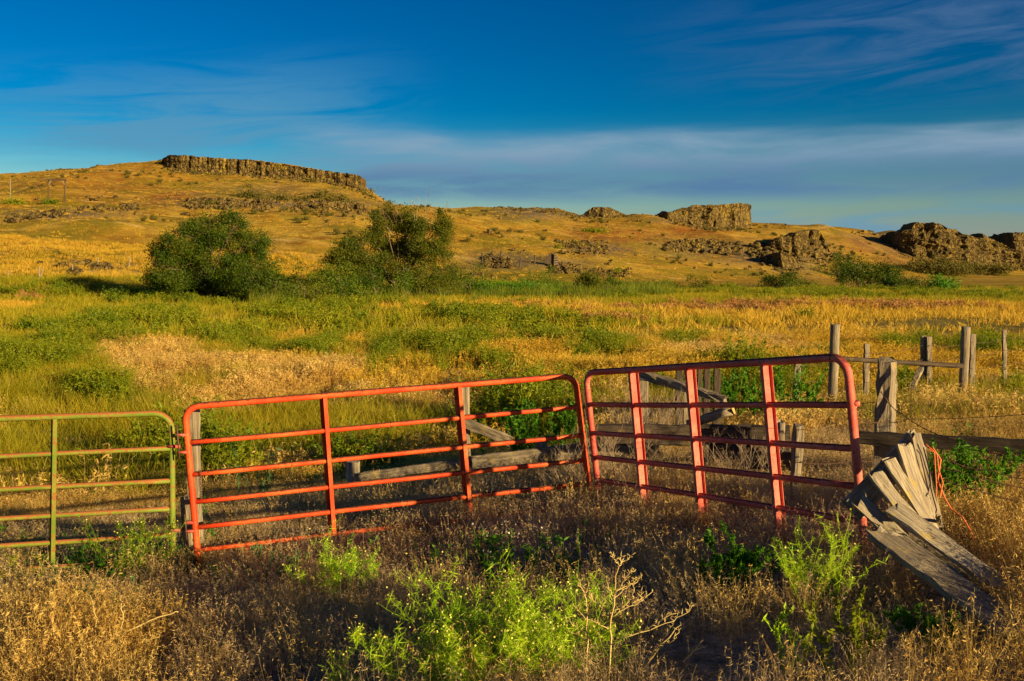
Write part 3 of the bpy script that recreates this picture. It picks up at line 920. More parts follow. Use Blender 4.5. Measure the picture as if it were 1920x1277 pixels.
def scatter_obj(name, key, X, Y, scl, label, cat, tilt=0.12, zoff=0.0):
    X, Y = np.asarray(X), np.asarray(Y); n = len(X)
    Z = ground(X, Y) + zoff
    me = mesh_np(name, np.stack([X, Y, Z], 1), np.zeros((0, 4), int))
    a = me.attributes.new('rot', 'FLOAT_VECTOR', 'POINT')
    rot = np.stack([RNG.normal(0, tilt, n), RNG.normal(0, tilt, n), RNG.uniform(0, 6.283, n)], 1)
    a.data.foreach_set('vector', rot.astype(np.float32).ravel())
    a = me.attributes.new('scl', 'FLOAT_VECTOR', 'POINT')
    sc = scl[:, None] * np.stack([np.ones(n), np.ones(n), RNG.uniform(0.85, 1.15, n)], 1)
    a.data.foreach_set('vector', sc.astype(np.float32).ravel())
    a = me.attributes.new('pid', 'INT', 'POINT')
    a.data.foreach_set('value', RNG.integers(0, len(PROTO[key].objects), n).astype(np.int32))
    o = link(name, me)
    g = bpy.data.node_groups.new(name, 'GeometryNodeTree')
    g.interface.new_socket('Geometry', in_out='INPUT', socket_type='NodeSocketGeometry')
    g.interface.new_socket('Geometry', in_out='OUTPUT', socket_type='NodeSocketGeometry')
    N = g.nodes
    gi, go = N.new('NodeGroupInput'), N.new('NodeGroupOutput')
    ip = N.new('GeometryNodeInstanceOnPoints')
    ci = N.new('GeometryNodeCollectionInfo')
    ci.inputs['Collection'].default_value = PROTO[key]
    ci.inputs['Separate Children'].default_value = True
    ci.inputs['Reset Children'].default_value = True
    ip.inputs['Pick Instance'].default_value = True
    def na(nm, ty):
        q = N.new('GeometryNodeInputNamedAttribute'); q.data_type = ty
        q.inputs['Name'].default_value = nm
        return [s for s in q.outputs if s.enabled and s.name == 'Attribute'][0]
    L = g.links
    L.new(gi.outputs[0], ip.inputs['Points']); L.new(ci.outputs[0], ip.inputs['Instance'])
    L.new(na('pid', 'INT'), ip.inputs['Instance Index'])
    L.new(na('rot', 'FLOAT_VECTOR'), ip.inputs['Rotation'])
    L.new(na('scl', 'FLOAT_VECTOR'), ip.inputs['Scale'])
    L.new(ip.outputs[0], go.inputs[0])
    md = o.modifiers.new('scatter', 'NODES'); md.node_group = g
    return tag(o, label, cat, kind='stuff')


def sample(n, y0, y1, spread=0.60, pad=2.5):
    """uniform ground points in the wedge in front of the camera"""
    u = RNG.uniform(0, 1, n * 2)
    y = np.sqrt(y0 * y0 + (y1 * y1 - y0 * y0) * u)
    x = RNG.uniform(-1, 1, n * 2) * (spread * y + pad)
    return x[:n], y[:n]


def zone(x, y):
    z = ground(x, y)
    return project(x, y, z)


# near: inside and just behind the gates
x, y = sample(9500, 3.6, 15, 0.56, 1.2)
px, py = zone(x, y)
n = fbm(x / 1.3, y / 1.3, 9, 4)
g = blobs(px, py, GREEN)
bare = blobs(px, py, [(1790, 1110, 100, 70, 1), (1850, 1180, 60, 40, .9), (1310, 1255, 190, 60, 1), (1180, 1230, 80, 35, .9), (1250, 1180, 60, 30, .6), (700, 900, 140, 40, .7), (500, 880, 100, 30, .6)])
keep = (RNG.uniform(0, 1, len(x)) > bare) & (RNG.uniform(0, 1, len(x)) < 0.78 + n * 1.2)
gr = keep & (RNG.uniform(0, 1, len(x)) < g * 0.55)
field = (py < 960 - 0.11 * (px - 400)) & (px < 1500) & (y > 9.5) | (px > 1690)
st = keep & ~gr & (field | (RNG.uniform(0, 1, len(x)) < 0.10) | ((px < 330) & (py > 1170)))
br = keep & ~gr & ~st
hs_ = (1 - 0.55 * blobs(px, py, [(1760, 1120, 110, 90, 1), (1840, 1180, 70, 50, .8), (1650, 1040, 60, 50, .7), (1800, 900, 170, 70, .8), (1400, 990, 170, 40, .5)])) * (0.62 + 0.38 * blobs(px, py, [(1150, 950, 160, 50, .75), (900, 980, 180, 40, .6), (1780, 1050, 180, 160, .5), (60, 1200, 150, 100, .6), (1450, 1030, 150, 50, .15)]))
scatter_obj('brome_grass', 'brome_near', x[br], y[br], (hs_ * RNG.uniform(0.7, 1.15, len(x)))[br],
            'brown seeding grass in the shade in front of the gates', 'grass', 0.2)
scatter_obj('straw_grass', 'straw_near', x[st], y[st], (np.maximum(hs_, 0.45) * RNG.uniform(0.7, 1.1, len(x)))[st],
            'straw coloured dry grass around the gates', 'grass', 0.18)
scatter_obj('low_weeds', 'weed_near', x[gr], y[gr], RNG.uniform(0.6, 1.2, gr.sum()), 'low green weeds among the brown grass', 'weeds')
fx, fy = [], []
for _ in range(30):
    p = G(RNG.normal(930, 110), RNG.normal(1062, 24)); fx.append(p.x); fy.append(p.y)
scatter_obj('white_flowers', 'flowerlet', fx, fy, RNG.uniform(0.5, 0.9, 30), 'tiny white flowers among the low weeds', 'flowers')

# unseen grass beside and behind the camera, added to shade the foreground
x = RNG.uniform(-4, 16, 3600); y = RNG.uniform(-11, 7, 3600)
k = ((x > 0.57 * y + 0.5) | (y < 4.0) & (x > -2.6)) & (np.hypot(x, y) > 1.2) & (0.67 * x + 0.74 * y < 5.3) & ((0.67 * x + 0.74 * y < 3.5) | (RNG.uniform(0, 1, len(x)) < 0.5))  # cleared and thinned along the strips where sun should reach the foreground
pp = 0.67 * x + 0.74 * y
sc_ = RNG.uniform(0.7, 1.1, len(x)) * np.where(pp < 3.3, 1.0, 0.55) * np.where((x < 0.57 * y + 0.5) & (y > 1.5), 0.7, 1.0)
scatter_obj('unseen_shade_grass', 'straw_near', x[k], y[k], sc_[k], 'unseen dry grass beside and behind the view, added to shade the foreground', 'grass', 0.15)

# middle field
x, y = sample(21000, 13, 42, 0.58, 3)
px, py = zone(x, y)
n = fbm(x / 3.5, y / 3.5, 31, 4); n2_ = fbm(x / 7, y / 7, 47, 3)
g = blobs(px, py, GREEN)
u = RNG.uniform(0, 1, len(x))
keep = u < 0.70 + n * 2.4
n3_ = fbm(x / 2.2, y / 2.2, 83, 3)
gg = sst(g + n3_ * 1.6, 0.34, 0.74)
wd = keep & (RNG.uniform(0, 1, len(x)) < 0.34 * gg)
keep &= wd | (RNG.uniform(0, 1, len(x)) > 0.75 * gg)
ol = keep & ~wd & (n2_ + 0.6 * (g - 0.22) + RNG.normal(0, 0.05, len(x)) > -0.035)
gd = keep & ~wd & ~ol & (n2_ < -0.06)
st = keep & ~wd & ~ol & ~gd
for nm, key, mk, lb, s0, s1 in (('green_weeds', 'weed_mid', wd, 'bushy green weeds dotted through the middle of the field', .7, 1.25),
                                ('olive_grass', 'olive_mid', ol, 'yellow green grass in the middle of the field', .6, 1.0),
                                ('golden_grass', 'gold_mid', gd, 'golden grass in the middle of the field', .6, 1.0),
                                ('straw_field', 'straw_mid', st, 'pale straw grass in the middle of the field', .6, 1.05)):
    hv = 0.62 + 0.75 * np.clip(vnoise(x[mk] / 1.7, y[mk] / 1.7, 201), 0, 1)
    scatter_obj(nm, key, x[mk], y[mk], hv * RNG.uniform(s0, s1, mk.sum()), lb, 'weeds' if nm == 'green_weeds' else 'grass')

# far field up to the foot of the hills
x, y = sample(20000, 40, 150, 0.60, 5)
px, py = zone(x, y)
n = fbm(x / 9, y / 9, 61, 4); n2_ = fbm(x / 16, y / 16, 67, 3)
g = blobs(px, py, GREEN); rst = blobs(px, py, RUST)
keep = RNG.uniform(0, 1, len(x)) < 0.75 + n * 2.0
rs_ = keep & (RNG.uniform(0, 1, len(x)) < sst(rst + fbm(x / 5, y / 5, 93, 3) * 0.9, 0.35, 0.75))
wd = keep & ~rs_ & (RNG.uniform(0, 1, len(x)) < 0.45 * sst(g + fbm(x / 6, y / 6, 87, 3) * 1.5, 0.40, 0.8))
ol = keep & ~rs_ & ~wd & (n2_ + 0.6 * (g - 0.3) + 0.05 * (px < 1100) > -0.07) & (py > 520)
gd = keep & ~rs_ & ~wd & ~ol & ((n2_ < 0.05) | (py < 540))
st = keep & ~rs_ & ~wd & ~ol & ~gd
for nm, key, mk, lb, s0, s1 in (('far_weeds', 'weed_far', wd, 'green weeds in the far part of the field', .5, 1.0),
                                ('far_olive_grass', 'olive_far', ol, 'yellow green grass in the far part of the field', .5, .95),
                                ('far_golden_grass', 'gold_far', gd, 'golden orange grass in the far part of the field', .5, .95),
                                ('rust_brush', 'rust_far', rs_, 'rust brown low brush in the far part of the field', .5, 1.0),
                                ('far_straw_grass', 'straw_far', st, 'pale grass in the far part of the field', .5, .95)):
    scatter_obj(nm, key, x[mk], y[mk], RNG.uniform(s0, s1, mk.sum()), lb, 'weeds' if 'weeds' in nm or 'brush' in nm else 'grass')

# reeds along the ditch
rx, ry = [], []
for _ in range(1500):
    a = RNG.uniform(470, 1260)
    c = np.interp(a, [470, 600, 800, 1000, 1130, 1260], [566, 560, 552, 555, 552, 548])
    p = G(a, c + RNG.normal(0, 5))
    rx.append(p.x); ry.append(p.y)
scatter_obj('reeds', 'reed', rx, ry, RNG.uniform(0.5, 1.0, 1500), 'band of green reeds along the foot of the hills', 'reeds', 0.06)

# tufts on the hills
x, y = sample(16000, 115, 400, 0.60, 5)
px, py = zone(x, y)
hl = ground(x, y) - EYE > -2.2
scatter_obj('hill_tufts', 'tuft_hill', x[hl], y[hl], RNG.uniform(0.25, 0.75, hl.sum()), 'golden bunch grass covering the hills', 'grass')
x, y = sample(9000, 120, 400, 0.60, 5)
hl = (ground(x, y) - EYE > -1.8)
c_ = fbm(x / 22, y / 22, 301, 4); c2_ = fbm(x / 14, y / 14, 311, 4)
sg = hl & (RNG.uniform(0, 1, len(x)) < 0.5 * sst(c_, 0.06, 0.22))
so = hl & ~sg & (RNG.uniform(0, 1, len(x)) < 0.55 * sst(c2_, 0.08, 0.24))
scatter_obj('hill_sagebrush', 'sagelet', x[sg], y[sg], RNG.uniform(0.4, 1.3, sg.sum()), 'small dark sagebrush dotted over the hills', 'sagebrush')
scatter_obj('hill_stones', 'stone', x[so], y[so], RNG.uniform(0.3, 1.3, so.sum()) ** 1.5, 'loose stones scattered over the hills', 'stones', 0.3)


# ------------------------------------------------------------------ gates
def campix(p):
    d = p.y * CP - (p.z - EYE) * SP
    return W / 2 + F * p.x / d


def u_at(A, B, px):
    k = (px - W / 2) / F
    dA = A.y * CP - (A.z - EYE) * SP; dB = B.y * CP - (B.z - EYE) * SP
    return (k * dA - A.x) / ((B.x - A.x) - k * (dB - dA))


def gate(name, label, TL, TR, BL, BR, fracs, mat, ups, crn=0.13, r=0.030, rr_=0.0245, legs=(0.0, 0.0), section='Z', full_left=True):
    root = empty(name, BL, label, 'gate')
    o = Vector(BL)
    g = (TR - TL).normalized(); v = (BL - TL).normalized(); n = g.cross(v).normalized()
    if n.y > 0: n = -n
    def pt(u, w): return TL.lerp(TR, u).lerp(BL.lerp(BR, u), w)
    def arr(ps): return [np.array(p - o) for p in ps]
    # bent tube frame: stile, top rail, stile
    Lw = (TR - TL).length; Hh = (BL - TL).length; cu, cv = crn / Lw, crn / Hh
    path = []
    path.append(pt(0, 1 + legs[0] / Hh)); 
    for w in np.linspace(1, cv, 8): path.append(pt(0, w))
    for a in np.linspace(0, math.pi / 2, 7)[1:]: path.append(pt(cu - cu * math.cos(a), cv - cv * math.sin(a)))
    for u in np.linspace(cu, 1 - cu, 14)[1:]: path.append(pt(u, 0) + n * 0.004 * math.sin(u * 9))
    for a in np.linspace(0, math.pi / 2, 7)[1:]: path.append(pt(1 - cu + cu * math.sin(a), cv - cv * math.cos(a)))
    for w in np.linspace(cv, 1, 8)[1:]: path.append(pt(1, w))
    path.append(pt(1, 1 + legs[1] / Hh))
    MB().tube(arr(path), r, 12).build('frame', mat, root, True)
    for i, w in enumerate(fracs):
        ps = [pt(u, w) + n * 0.005 * math.sin(u * 7 + i * 2.1) + v * 0.004 * math.sin(u * 5 + i) for u in np.linspace(0.004, 0.996, 13)]
        MB().tube(arr(ps), rr_, 10).build('rail', mat, root, True)
    for pa, pb in ups:
        A = pt(u_at(TL, TR, pa), 0.012); B = pt(u_at(BL, BR, pb), 1.0)
        mb = MB(); d = (B - A).normalized()
        def strip(n0, n1, g0, g1):
            V = [];
            for Q in (A, B):
                for (q, s) in ((n0, g0), (n1, g0), (n1, g1), (n0, g1)): V.append(np.array(Q + n * q + g * s - o))
            mb.add(V, [(0, 3, 2, 1), (4, 5, 6, 7), (0, 1, 5, 4), (1, 2, 6, 5), (2, 3, 7, 6), (3, 0, 4, 7)])
        if section == 'Z':
            strip(-0.034, 0.034, -0.003, 0.003); strip(0.0345, 0.0385, -0.003, 0.032); strip(-0.0385, -0.0345, -0.036, 0.003)
        else:
            strip(-0.042, 0.042, -0.003, 0.003); strip(0.0425, 0.0465, -0.003, 0.030); strip(-0.0465, -0.0425, -0.003, 0.030)
        mb.build('upright', mat, root, False)
    return root, pt, n, g, v


FR = [0.246, 0.466, 0.658, 0.838, 1.0]
# left red gate
L_TL, L_BL = P(346, 763, 8.54), P(370, 1032, 8.54)
L_TR, L_BR = P(1078, 704, 9.45), P(1108, 944, 9.45)
red1, pt1, n1_, g1_, v1_ = gate('farm_gate', 'bright red tube gate standing open across the middle of the field edge',
                                L_TL, L_TR, L_BL, L_BR, FR, M['red'], [(606, 624), (858, 880)], legs=(0.26, 0.1))
# right red gate
R_TL, R_BL = P(1098, 699, 9.32), P(1124, 938, 9.32)
R_TR, R_BR = P(1588, 669, 6.50), P(1622, 1036, 6.50)
red2, pt2, n2v, g2_, v2_ = gate('farm_gate', 'faded red tube gate angled towards the broken boards on the right',
                                R_TL, R_TR, R_BL, R_BR, FR, M['pink'], [(1185, 1208), (1291, 1316), (1433, 1462)], section='U', legs=(0.05, 0.2))
# green gate, running out of the frame on the left
N_TR, N_BR = P(322, 774, 8.60), P(324, 1046, 8.60)
N_TL, N_BL = P(-440, 800, 7.95), P(-440, 1102, 7.95)
grn, pt3, n3v, g3_, v3_ = gate('farm_gate', 'green tube gate with rusty rails cut by the left edge',
                               N_TL, N_TR, N_BL, N_BR, FR, M['green'], [(102, 98), (-150, -152)], legs=(0.1, 0.12), crn=0.16, r=0.027, rr_=0.022)


def gpart(root, name, mat, pts, r, sides=8):
    o = Vector(root.location)
    return MB().tube([np.array(p - o) for p in pts], r, sides).build(name, mat, root, True)


# hinge lugs, latch rod and stubs
for w in (0.19, 0.31, 0.80, 0.86):
    p = pt1(0, w); gpart(red1, 'hinge_lug', M['pink'], [p + Vector((0.02, -0.01, 0)), p + Vector((-0.085, -0.02, 0))], 0.018, 6)
for w in (0.226, 0.80):
    p = pt3(1, w); gpart(grn, 'hinge_lug', M['pink'], [p + Vector((-0.03, -0.02, 0)), p + Vector((0.085, -0.025, 0))], 0.017, 6)
for w0, w1 in ((0.12, 0.36), (0.74, 0.92)):
    p, q = pt1(0, w0) + Vector((-0.075, -0.03, 0)), pt1(0, w1) + Vector((-0.075, -0.03, 0))
    gpart(red1, 'hinge_pin', M['wire'], [p, q], 0.008, 6)
p = pt1(0.115, 1.0); gpart(red1, 'foot', M['red'], [p, p + Vector((0.006, 0, -0.22))], 0.016)
p = pt3(0.975, 1.0); gpart(grn, 'drop_rod', M['red'], [p + Vector((0.0, -0.03, 0.05)), p + Vector((-0.04, -0.05, -0.34))], 0.010, 6)
p = pt2(1, 0.235); gpart(red2, 'rail_end', M['pink'], [p, p + g2_ * 0.03 + Vector((0.035, 0, 0))], 0.022, 8)


def chain(name, label, p0, p1, n, r, mat, parent=None):
    root = empty(name, p0, label, 'chain')
    o = Vector(p0)
    for i in range(n):
        c = p0.lerp(p1, (i + 0.5) / n) + Vector((random.uniform(-.004, .004), random.uniform(-.004, .004), 0))
        d = (p1 - p0).normalized(); sidev = d.cross(Vector((0, 1, 0.1))).normalized()
        if i % 2: sidev = d.cross(sidev).normalized()
        ln = (p1 - p0).length / n * 0.72
        pts = [np.array(c - o + d * ln * math.cos(a) + sidev * ln * 0.55 * math.sin(a)) for a in np.linspace(0, 2 * math.pi, 11)]
        MB().tube(pts, r, 5, False).build('link', mat, root, True)
    return root


chain('latch_chain', 'rusty chain hanging on the left stile of the bright red gate', pt1(0.026, 0.44) + Vector((0, -0.035, 0)), pt1(0.022, 0.64) + Vector((0, -0.035, 0)), 12, 0.0035, M['wire'])
chain('latch_chain', 'short chain tying the two red gates together at their corner', P(1092, 733, 9.30), P(1098, 790, 9.30), 12, 0.005, M['wire'])


# ------------------------------------------------------------------ timber
def timber(name, p0, p1, w, h, mat, parent=None, up=None, round_=False, rough=0.004, taper=1.0, jag=0.015, crook=0.0, seed=None):
    """a beam, board, post or log from p0 to p1; grain runs along local X"""
    rnd = np.random.default_rng(seed if seed is not None else RNG.integers(1, 1 << 30))
    p0, p1 = Vector(p0), Vector(p1)
    L = (p1 - p0).length
    xa = (p1 - p0).normalized()
    upv = Vector(up) if up is not None else (Vector((0, -1, 0.2)) if abs(xa.z) > 0.8 else Vector((0, 0, 1)))
    za = (upv - xa * upv.dot(xa)).normalized(); ya = za.cross(xa)
    ns = max(5, min(16, int(L / 0.12)))
    if round_:
        k = 12; ang = np.arange(k) * 2 * math.pi / k
        sec = np.stack([np.cos(ang) * w / 2, np.sin(ang) * h / 2], 1) * rnd.uniform(0.88, 1.08, k)[:, None]
    else:
        c = min(w, h) * 0.10
        a, b = w / 2, h / 2
        sec = np.array([(-a + c, -b), (0.1 * a, -b), (a - c, -b), (a, -b + c), (a, 0), (a, b - c), (a - c, b), (-0.1 * a, b), (-a + c, b), (-a, b - c), (-a, 0), (-a, -b + c)])
        k = 12
    V = []
    ph = rnd.uniform(0, 6.28, 2)
    for i in range(ns + 1):
        t = i / ns; s = 1 + (taper - 1) * t
        q = sec * s + rnd.normal(0, rough, (k, 2))
        x = np.full(k, L * t)
        if i in (0, ns): x = x + rnd.uniform(-jag, jag, k)
        off = np.array([math.sin(t * 3.1 + ph[0]), math.sin(t * 4.2 + ph[1])]) * crook
        V.append(np.column_stack([x, q[:, 0] + off[0], q[:, 1] + off[1]]))
    f = []
    for i in range(ns):
        for j in range(k):
            j2 = (j + 1) % k
            f.append((i * k + j, (i + 1) * k + j, (i + 1) * k + j2, i * k + j2))
    f.append(tuple(range(k))); f.append(tuple(ns * k + j for j in range(k))[::-1])
    me = mesh_np(name, np.concatenate(V), f, round_)
    if round_:
        sm = np.ones(len(me.polygons), bool); sm[-2:] = False
        me.polygons.foreach_set('use_smooth', sm)
    ob = link(name, me, mat, parent)
    mtx = Matrix((xa, ya, za)).transposed().to_4x4()
    mtx.translation = p0 - (Vector(parent.location) if parent is not None else Vector((0, 0, 0)))
    ob.matrix_local = mtx
    return ob


def post(name, px, ptop, Y, w, h, mat, parent=None, lean=0, round_=True, sink=0.25, **kw):
    t = P(px + lean, ptop, Y); b = Vector((P(px, 700, Y).x, Y, 0)); b.z = gz(b.x, Y) - sink
    return timber(name, b, t, w, h, mat, parent, round_=round_, **kw)


# post carrying the two gates
hp = post('gate_post', 361, 768, 8.95, 0.11, 0.11, M['wood'], round_=False, lean=-1)
tag(hp, 'weathered square post behind the meeting ends of green and red gates', 'post')
hp = post('gate_post', 351, 930, 8.75, 0.10, 0.12, M['wood'], round_=False)
tag(hp, 'short splintered stub of a post beside the hinge of the red gate', 'post')

# low corral fence behind the bright red gate
cf = empty('corral_fence', G(660, 945), 'low grey plank fence behind the bright red gate', 'fence')
post('post', 661, 866, 12.0, 0.17, 0.13, M['pale'], cf, round_=False)
post('post', 873, 724, 11.8, 0.13, 0.13, M['wood'], cf, round_=False, lean=-3)
post('post', 1014, 829, 11.6, 0.14, 0.10, M['wood'], cf, round_=False)
timber('plank', P(668, 896, 11.9), P(905, 862, 11.72), 0.05, 0.11, M['wood'], cf)
timber('plank', P(885, 868, 11.66), P(1095, 844, 11.45), 0.05, 0.17, M['wood'], cf)
timber('plank', P(636, 950, 11.8), P(1010, 902, 11.5), 0.05, 0.12, M['wood'], cf)
timber('plank', P(872, 792, 11.7), P(958, 828, 11.5), 0.05, 0.12, M['wood'], cf)
timber('plank', P(1085, 843, 11.4), P(1235, 836, 11.1), 0.05, 0.17, M['wood'], cf)
tag(timber('loose_plank', G(400, 1012) + Vector((0, 0, 0.06)), G(610, 978) + Vector((0, 0, 0.10)), 0.14, 0.06, M['wood']),
    'fallen plank lying in the dry grass behind the bright red gate', 'plank')

# old timbers behind the faded gate
def thing_timber(name, label, cat, *a, **k):
    return tag(timber(name, *a, **k), label, cat)


thing_timber('timber_beam', 'thick dark beam lying across behind the faded red gate, topmost', 'beam', P(1128, 814, 10.9), P(1478, 818, 10.3), 0.12, 0.22, M['dark'], rough=0.008, jag=0.05)
thing_timber('timber_beam', 'dark lower beam lying under the thick one behind the faded gate', 'beam', P(1215, 884, 10.7), P(1475, 888, 10.2), 0.2, 0.30, M['dark'])
thing_timber('timber_beam', 'dark middle board between the two beams behind the faded gate', 'board', P(1330, 852, 10.5), P(1480, 856, 10.25), 0.08, 0.2, M['dark'])
thing_timber('timber_log', 'long grey log leaning down to the right behind the faded gate', 'log', P(1203, 702, 12.2), P(1362, 750, 11.4), 0.10, 0.12, M['wood'], round_=False, rough=0.010, taper=0.7, jag=0.05)
lg = thing_timber('timber_log', 'short log with a pale cut end behind the faded gate', 'log', P(1290, 796, 10.8), P(1372, 768, 10.6), 0.10, 0.11, M['wood'], round_=True, rough=0.008)
e = MB(); Lg = (P(1372, 768, 10.6) - P(1290, 796, 10.8)).length
e.add([(Lg + 0.018, 0, 0)] + [(Lg + 0.018, 0.06 * math.cos(a), 0.06 * math.sin(a)) for a in np.arange(10) * 0.6283],
      [(0, 1 + k, 1 + (k + 1) % 10) for k in range(10)])
e.build('cut_end', M['endgrain'], lg)
thing_timber('timber_log', 'slanting dark log end low behind the left of the faded gate', 'log', P(1200, 838, 10.6), P(1262, 898, 10.2), 0.15, 0.15, M['dark'], round_=True)
oc = empty('old_pen', G(1280, 830), 'row of upright grey boards of an old pen behind the faded gate', 'pen')
for bx, tp, Y, ww in ((1207, 702, 12.4, .14), (1274, 692, 12.8, .10), (1288, 688, 12.8, .12), (1313, 688, 12.9, .07), (1326, 691, 12.9, .10), (1341, 687, 13.0, .06), (1347, 694, 13.0, .10)):
    post('board', bx, tp, Y, ww * 0.8, 0.05, M['dark' if ww < .11 else 'wood'], oc, round_=False, lean=random.uniform(-2, 2))
post('post', 1457, 786, 10.0, 0.10, 0.10, M['pale'], oc)
post('post', 1466, 793, 9.9, 0.07, 0.08, M['wood'], oc)
tag(post('fence_post', 1492, 797, 8.7, 0.075, 0.11, M['wood'], None, round_=False, lean=6), 'thin split post standing behind the right panel of the faded gate', 'post')
timber('plank', P(1396, 862, 9.8), P(1490, 866, 9.2), 0.05, 0.18, M['dark'], oc)

# right-hand fences
bp = post('corner_post', 1664, 675, 9.3, 0.16, 0.15, M['wood'], None, round_=False, rough=0.010, jag=0.03, lean=-1, up=(0.80, -0.60, 0))
tag(bp, 'thick split weathered corner post right of the faded gate', 'post')
thing_timber('fence_rail', 'dark straight rail running from the corner post out of the right edge', 'rail', P(1612, 820, 9.12), P(2080, 846, 8.3), 0.09, 0.12, M['black'], jag=0.03)

rf = empty('rail_fence', G(1562, 752), 'two tall round posts joined by one rail in the right field', 'fence')
post('post', 1561, 608, 16.7, 0.165, 0.165, M['wood'], rf, lean=5, rough=0.002)
post('post', 1806, 613, 17.1, 0.15, 0.15, M['wood'], rf, lean=6, rough=0.002)
timber('rail', P(1570, 672, 16.6), P(1806, 686, 17.0), 0.085, 0.085, M['dark'], rf, round_=True)
wf = empty('wire_fence', G(1737, 716), 'line of thin leaning posts strung with wire in the right field', 'fence')
WP = [(1490, 667, 16.0, .10, 7), (1625, 645, 18.6, .10, 0), (1733, 630, 19.2, .12, 0), (1744, 631, 19.1, .09, -2), (1823, 627, 21.0, .11, 1), (1886, 619, 22.0, .09, -3), (1960, 612, 23.0, .10, 0)]
for bx, tp, Y, ww, ln in WP: post('post', bx, tp, Y, ww, ww * 0.8, M['wood'], wf, round_=False, lean=ln)
timber('broken_stub', P(1708, 731, 18.4), P(1727, 690, 18.9), 0.10, 0.06, M['wood'], wf)


def wire(name, pts, r, mat, parent=None, sag=0.02, barbs=0, label=None, cat=None):
    pts = [Vector(p) for p in pts]
    org = Vector(parent.location) if parent is not None else pts[0].copy()
    fine_ = []
    for a, b in zip(pts[:-1], pts[1:]):
        for t in np.linspace(0, 1, 9)[:-1]:
            fine_.append(np.array(a.lerp(b, t) - Vector((0, 0, 4 * sag * t * (1 - t))) - org))
    fine_.append(np.array(pts[-1] - org))
    mb = MB().tube(fine_, r, 5)
    for i in range(barbs):
        q = fine_[int((i + 0.5) / barbs * (len(fine_) - 1))]
        for _ in range(2):
            d = RNG.normal(0, 1, 3); d /= np.linalg.norm(d)
            mb.tube([q - d * 0.018, q, q + d * 0.018], r * 0.7, 3)
    o = mb.build(name, mat, parent, True)
    if parent is None: o.location = org
    if label: tag(o, label, cat)
    return o


for dz in (20, 52, 84):
    wire('wire', [P(b + l * 0.5, t + dz * 16.0 / Y, Y - 0.06) for b, t, Y, w_, l in WP], 0.0045, M['wire'], wf, 0.05)
wire('barbed_wire', [P(1612, 786, 6.6), P(1664, 790, 9.15), P(1700, 786, 9.0), P(2000, 770, 8.2)], 0.003, M['wire'], None, 0.02, 14, 'wire tied from the faded gate round the corner post', 'wire')
wire('barbed_wire', [P(1652, 735, 9.15), P(1690, 775, 8.9), P(1780, 822, 8.4), P(1990, 876, 7.6)], 0.004, M['wire'], None, 0.03, 18, 'barbed wire sagging from the top of the corner post over the rail', 'barbed wire')
wire('barbed_wire', [P(1500, 752, 10.4), P(1660, 752, 9.4)], 0.003, M['wire'], None, 0.03, 8, 'barbed wire between pen boards and the corner post, upper strand', 'barbed wire')
wire('barbed_wire', [P(1500, 866, 8.6), P(1600, 862, 9.0), P(1664, 856, 9.2), P(1990, 905, 7.4)], 0.003, M['wire'], None, 0.03, 18, 'barbed wire strand passing just under the dark rail', 'barbed wire')
wire('barbed_wire', [P(1722, 838, 6.3), P(1780, 862, 6.2), P(1850, 880, 6.1), P(1990, 905, 5.9)], 0.003, M['wire'], None, 0.02, 16, 'upper barbed wire strand leaving the top of the broken boards', 'barbed wire')
wire('barbed_wire', [P(1722, 848, 6.3), P(1800, 885, 6.15), P(1990, 925, 5.9)], 0.003, M['wire'], None, 0.02, 16, 'middle barbed wire strand leaving the top of the broken boards', 'barbed wire')
wire('barbed_wire', [P(1735, 880, 6.3), P(1830, 918, 6.1), P(1990, 952, 5.9)], 0.003, M['wire'], None, 0.02, 16, 'lowest barbed wire strand right of the broken boards', 'barbed wire')
tw = empty('baling_twine', P(1735, 832, 6.1), 'orange baling twine dangling right of the broken boards', 'twine')
wire('strand', [P(1735, 832, 6.15), P(1757, 852, 6.1), P(1760, 880, 6.08), P(1768, 905, 6.05), P(1762, 935, 6.0)], 0.0042, M['twine'], tw, 0.0)
wire('strand', [P(1748, 838, 6.15), P(1764, 862, 6.1), P(1758, 900, 6.08), P(1772, 935, 6.02), P(1784, 955, 5.98), P(1805, 970, 5.9), P(1818, 992, 5.85), P(1828, 1014, 5.8)], 0.0055, M['twine'], tw, 0.0)
wire('strand', [P(1740, 842, 6.12), P(1752, 848, 6.1), P(1756, 915, 6.05), P(1755, 930, 6.0)], 0.0035, M['twine'], tw, 0.0)

# fallen fan of boards
fp = empty('fallen_fence_panel', G(1660, 1075), 'fan of grey weathered pickets nailed to a slanting cross board', 'fence panel')
CU = (0.25, -1, 0.35)
timber('cross_board', P(1599, 956, 6.16), P(1722, 824, 6.30), 0.16, 0.035, M['pale'], fp, up=CU, jag=0.03)
for a, b, Ya, Yb, ww, m in (((1612, 941), (1706, 1028), 6.10, 5.86, .105, 'pale'), ((1641, 888), (1706, 972), 6.12, 5.90, .10, 'pale'),
                            ((1667, 862), (1752, 998), 6.14, 5.90, .085, 'pale'), ((1695, 836), (1752, 1010), 6.18, 5.95, .11, 'pale'),
                            ((1716, 816), (1757, 985), 6.22, 6.02, .075, 'wood')):
    timber('picket', P(*a, Ya), P(*b, Yb), ww, 0.03, M[m], fp, up=CU, jag=0.025, rough=0.003)
timber('nailing_block', P(1710, 815, 6.24), P(1718, 852, 6.22), 0.06, 0.05, M['wood'], fp, up=CU)
thing_timber('weathered_board', 'long pale split board lying over the feet of the pickets', 'board', P(1680, 957, 5.82), P(1865, 1090, 5.36), 0.13, 0.03, M['pale'], up=(0.35, -1, 0.6), jag=0.05)
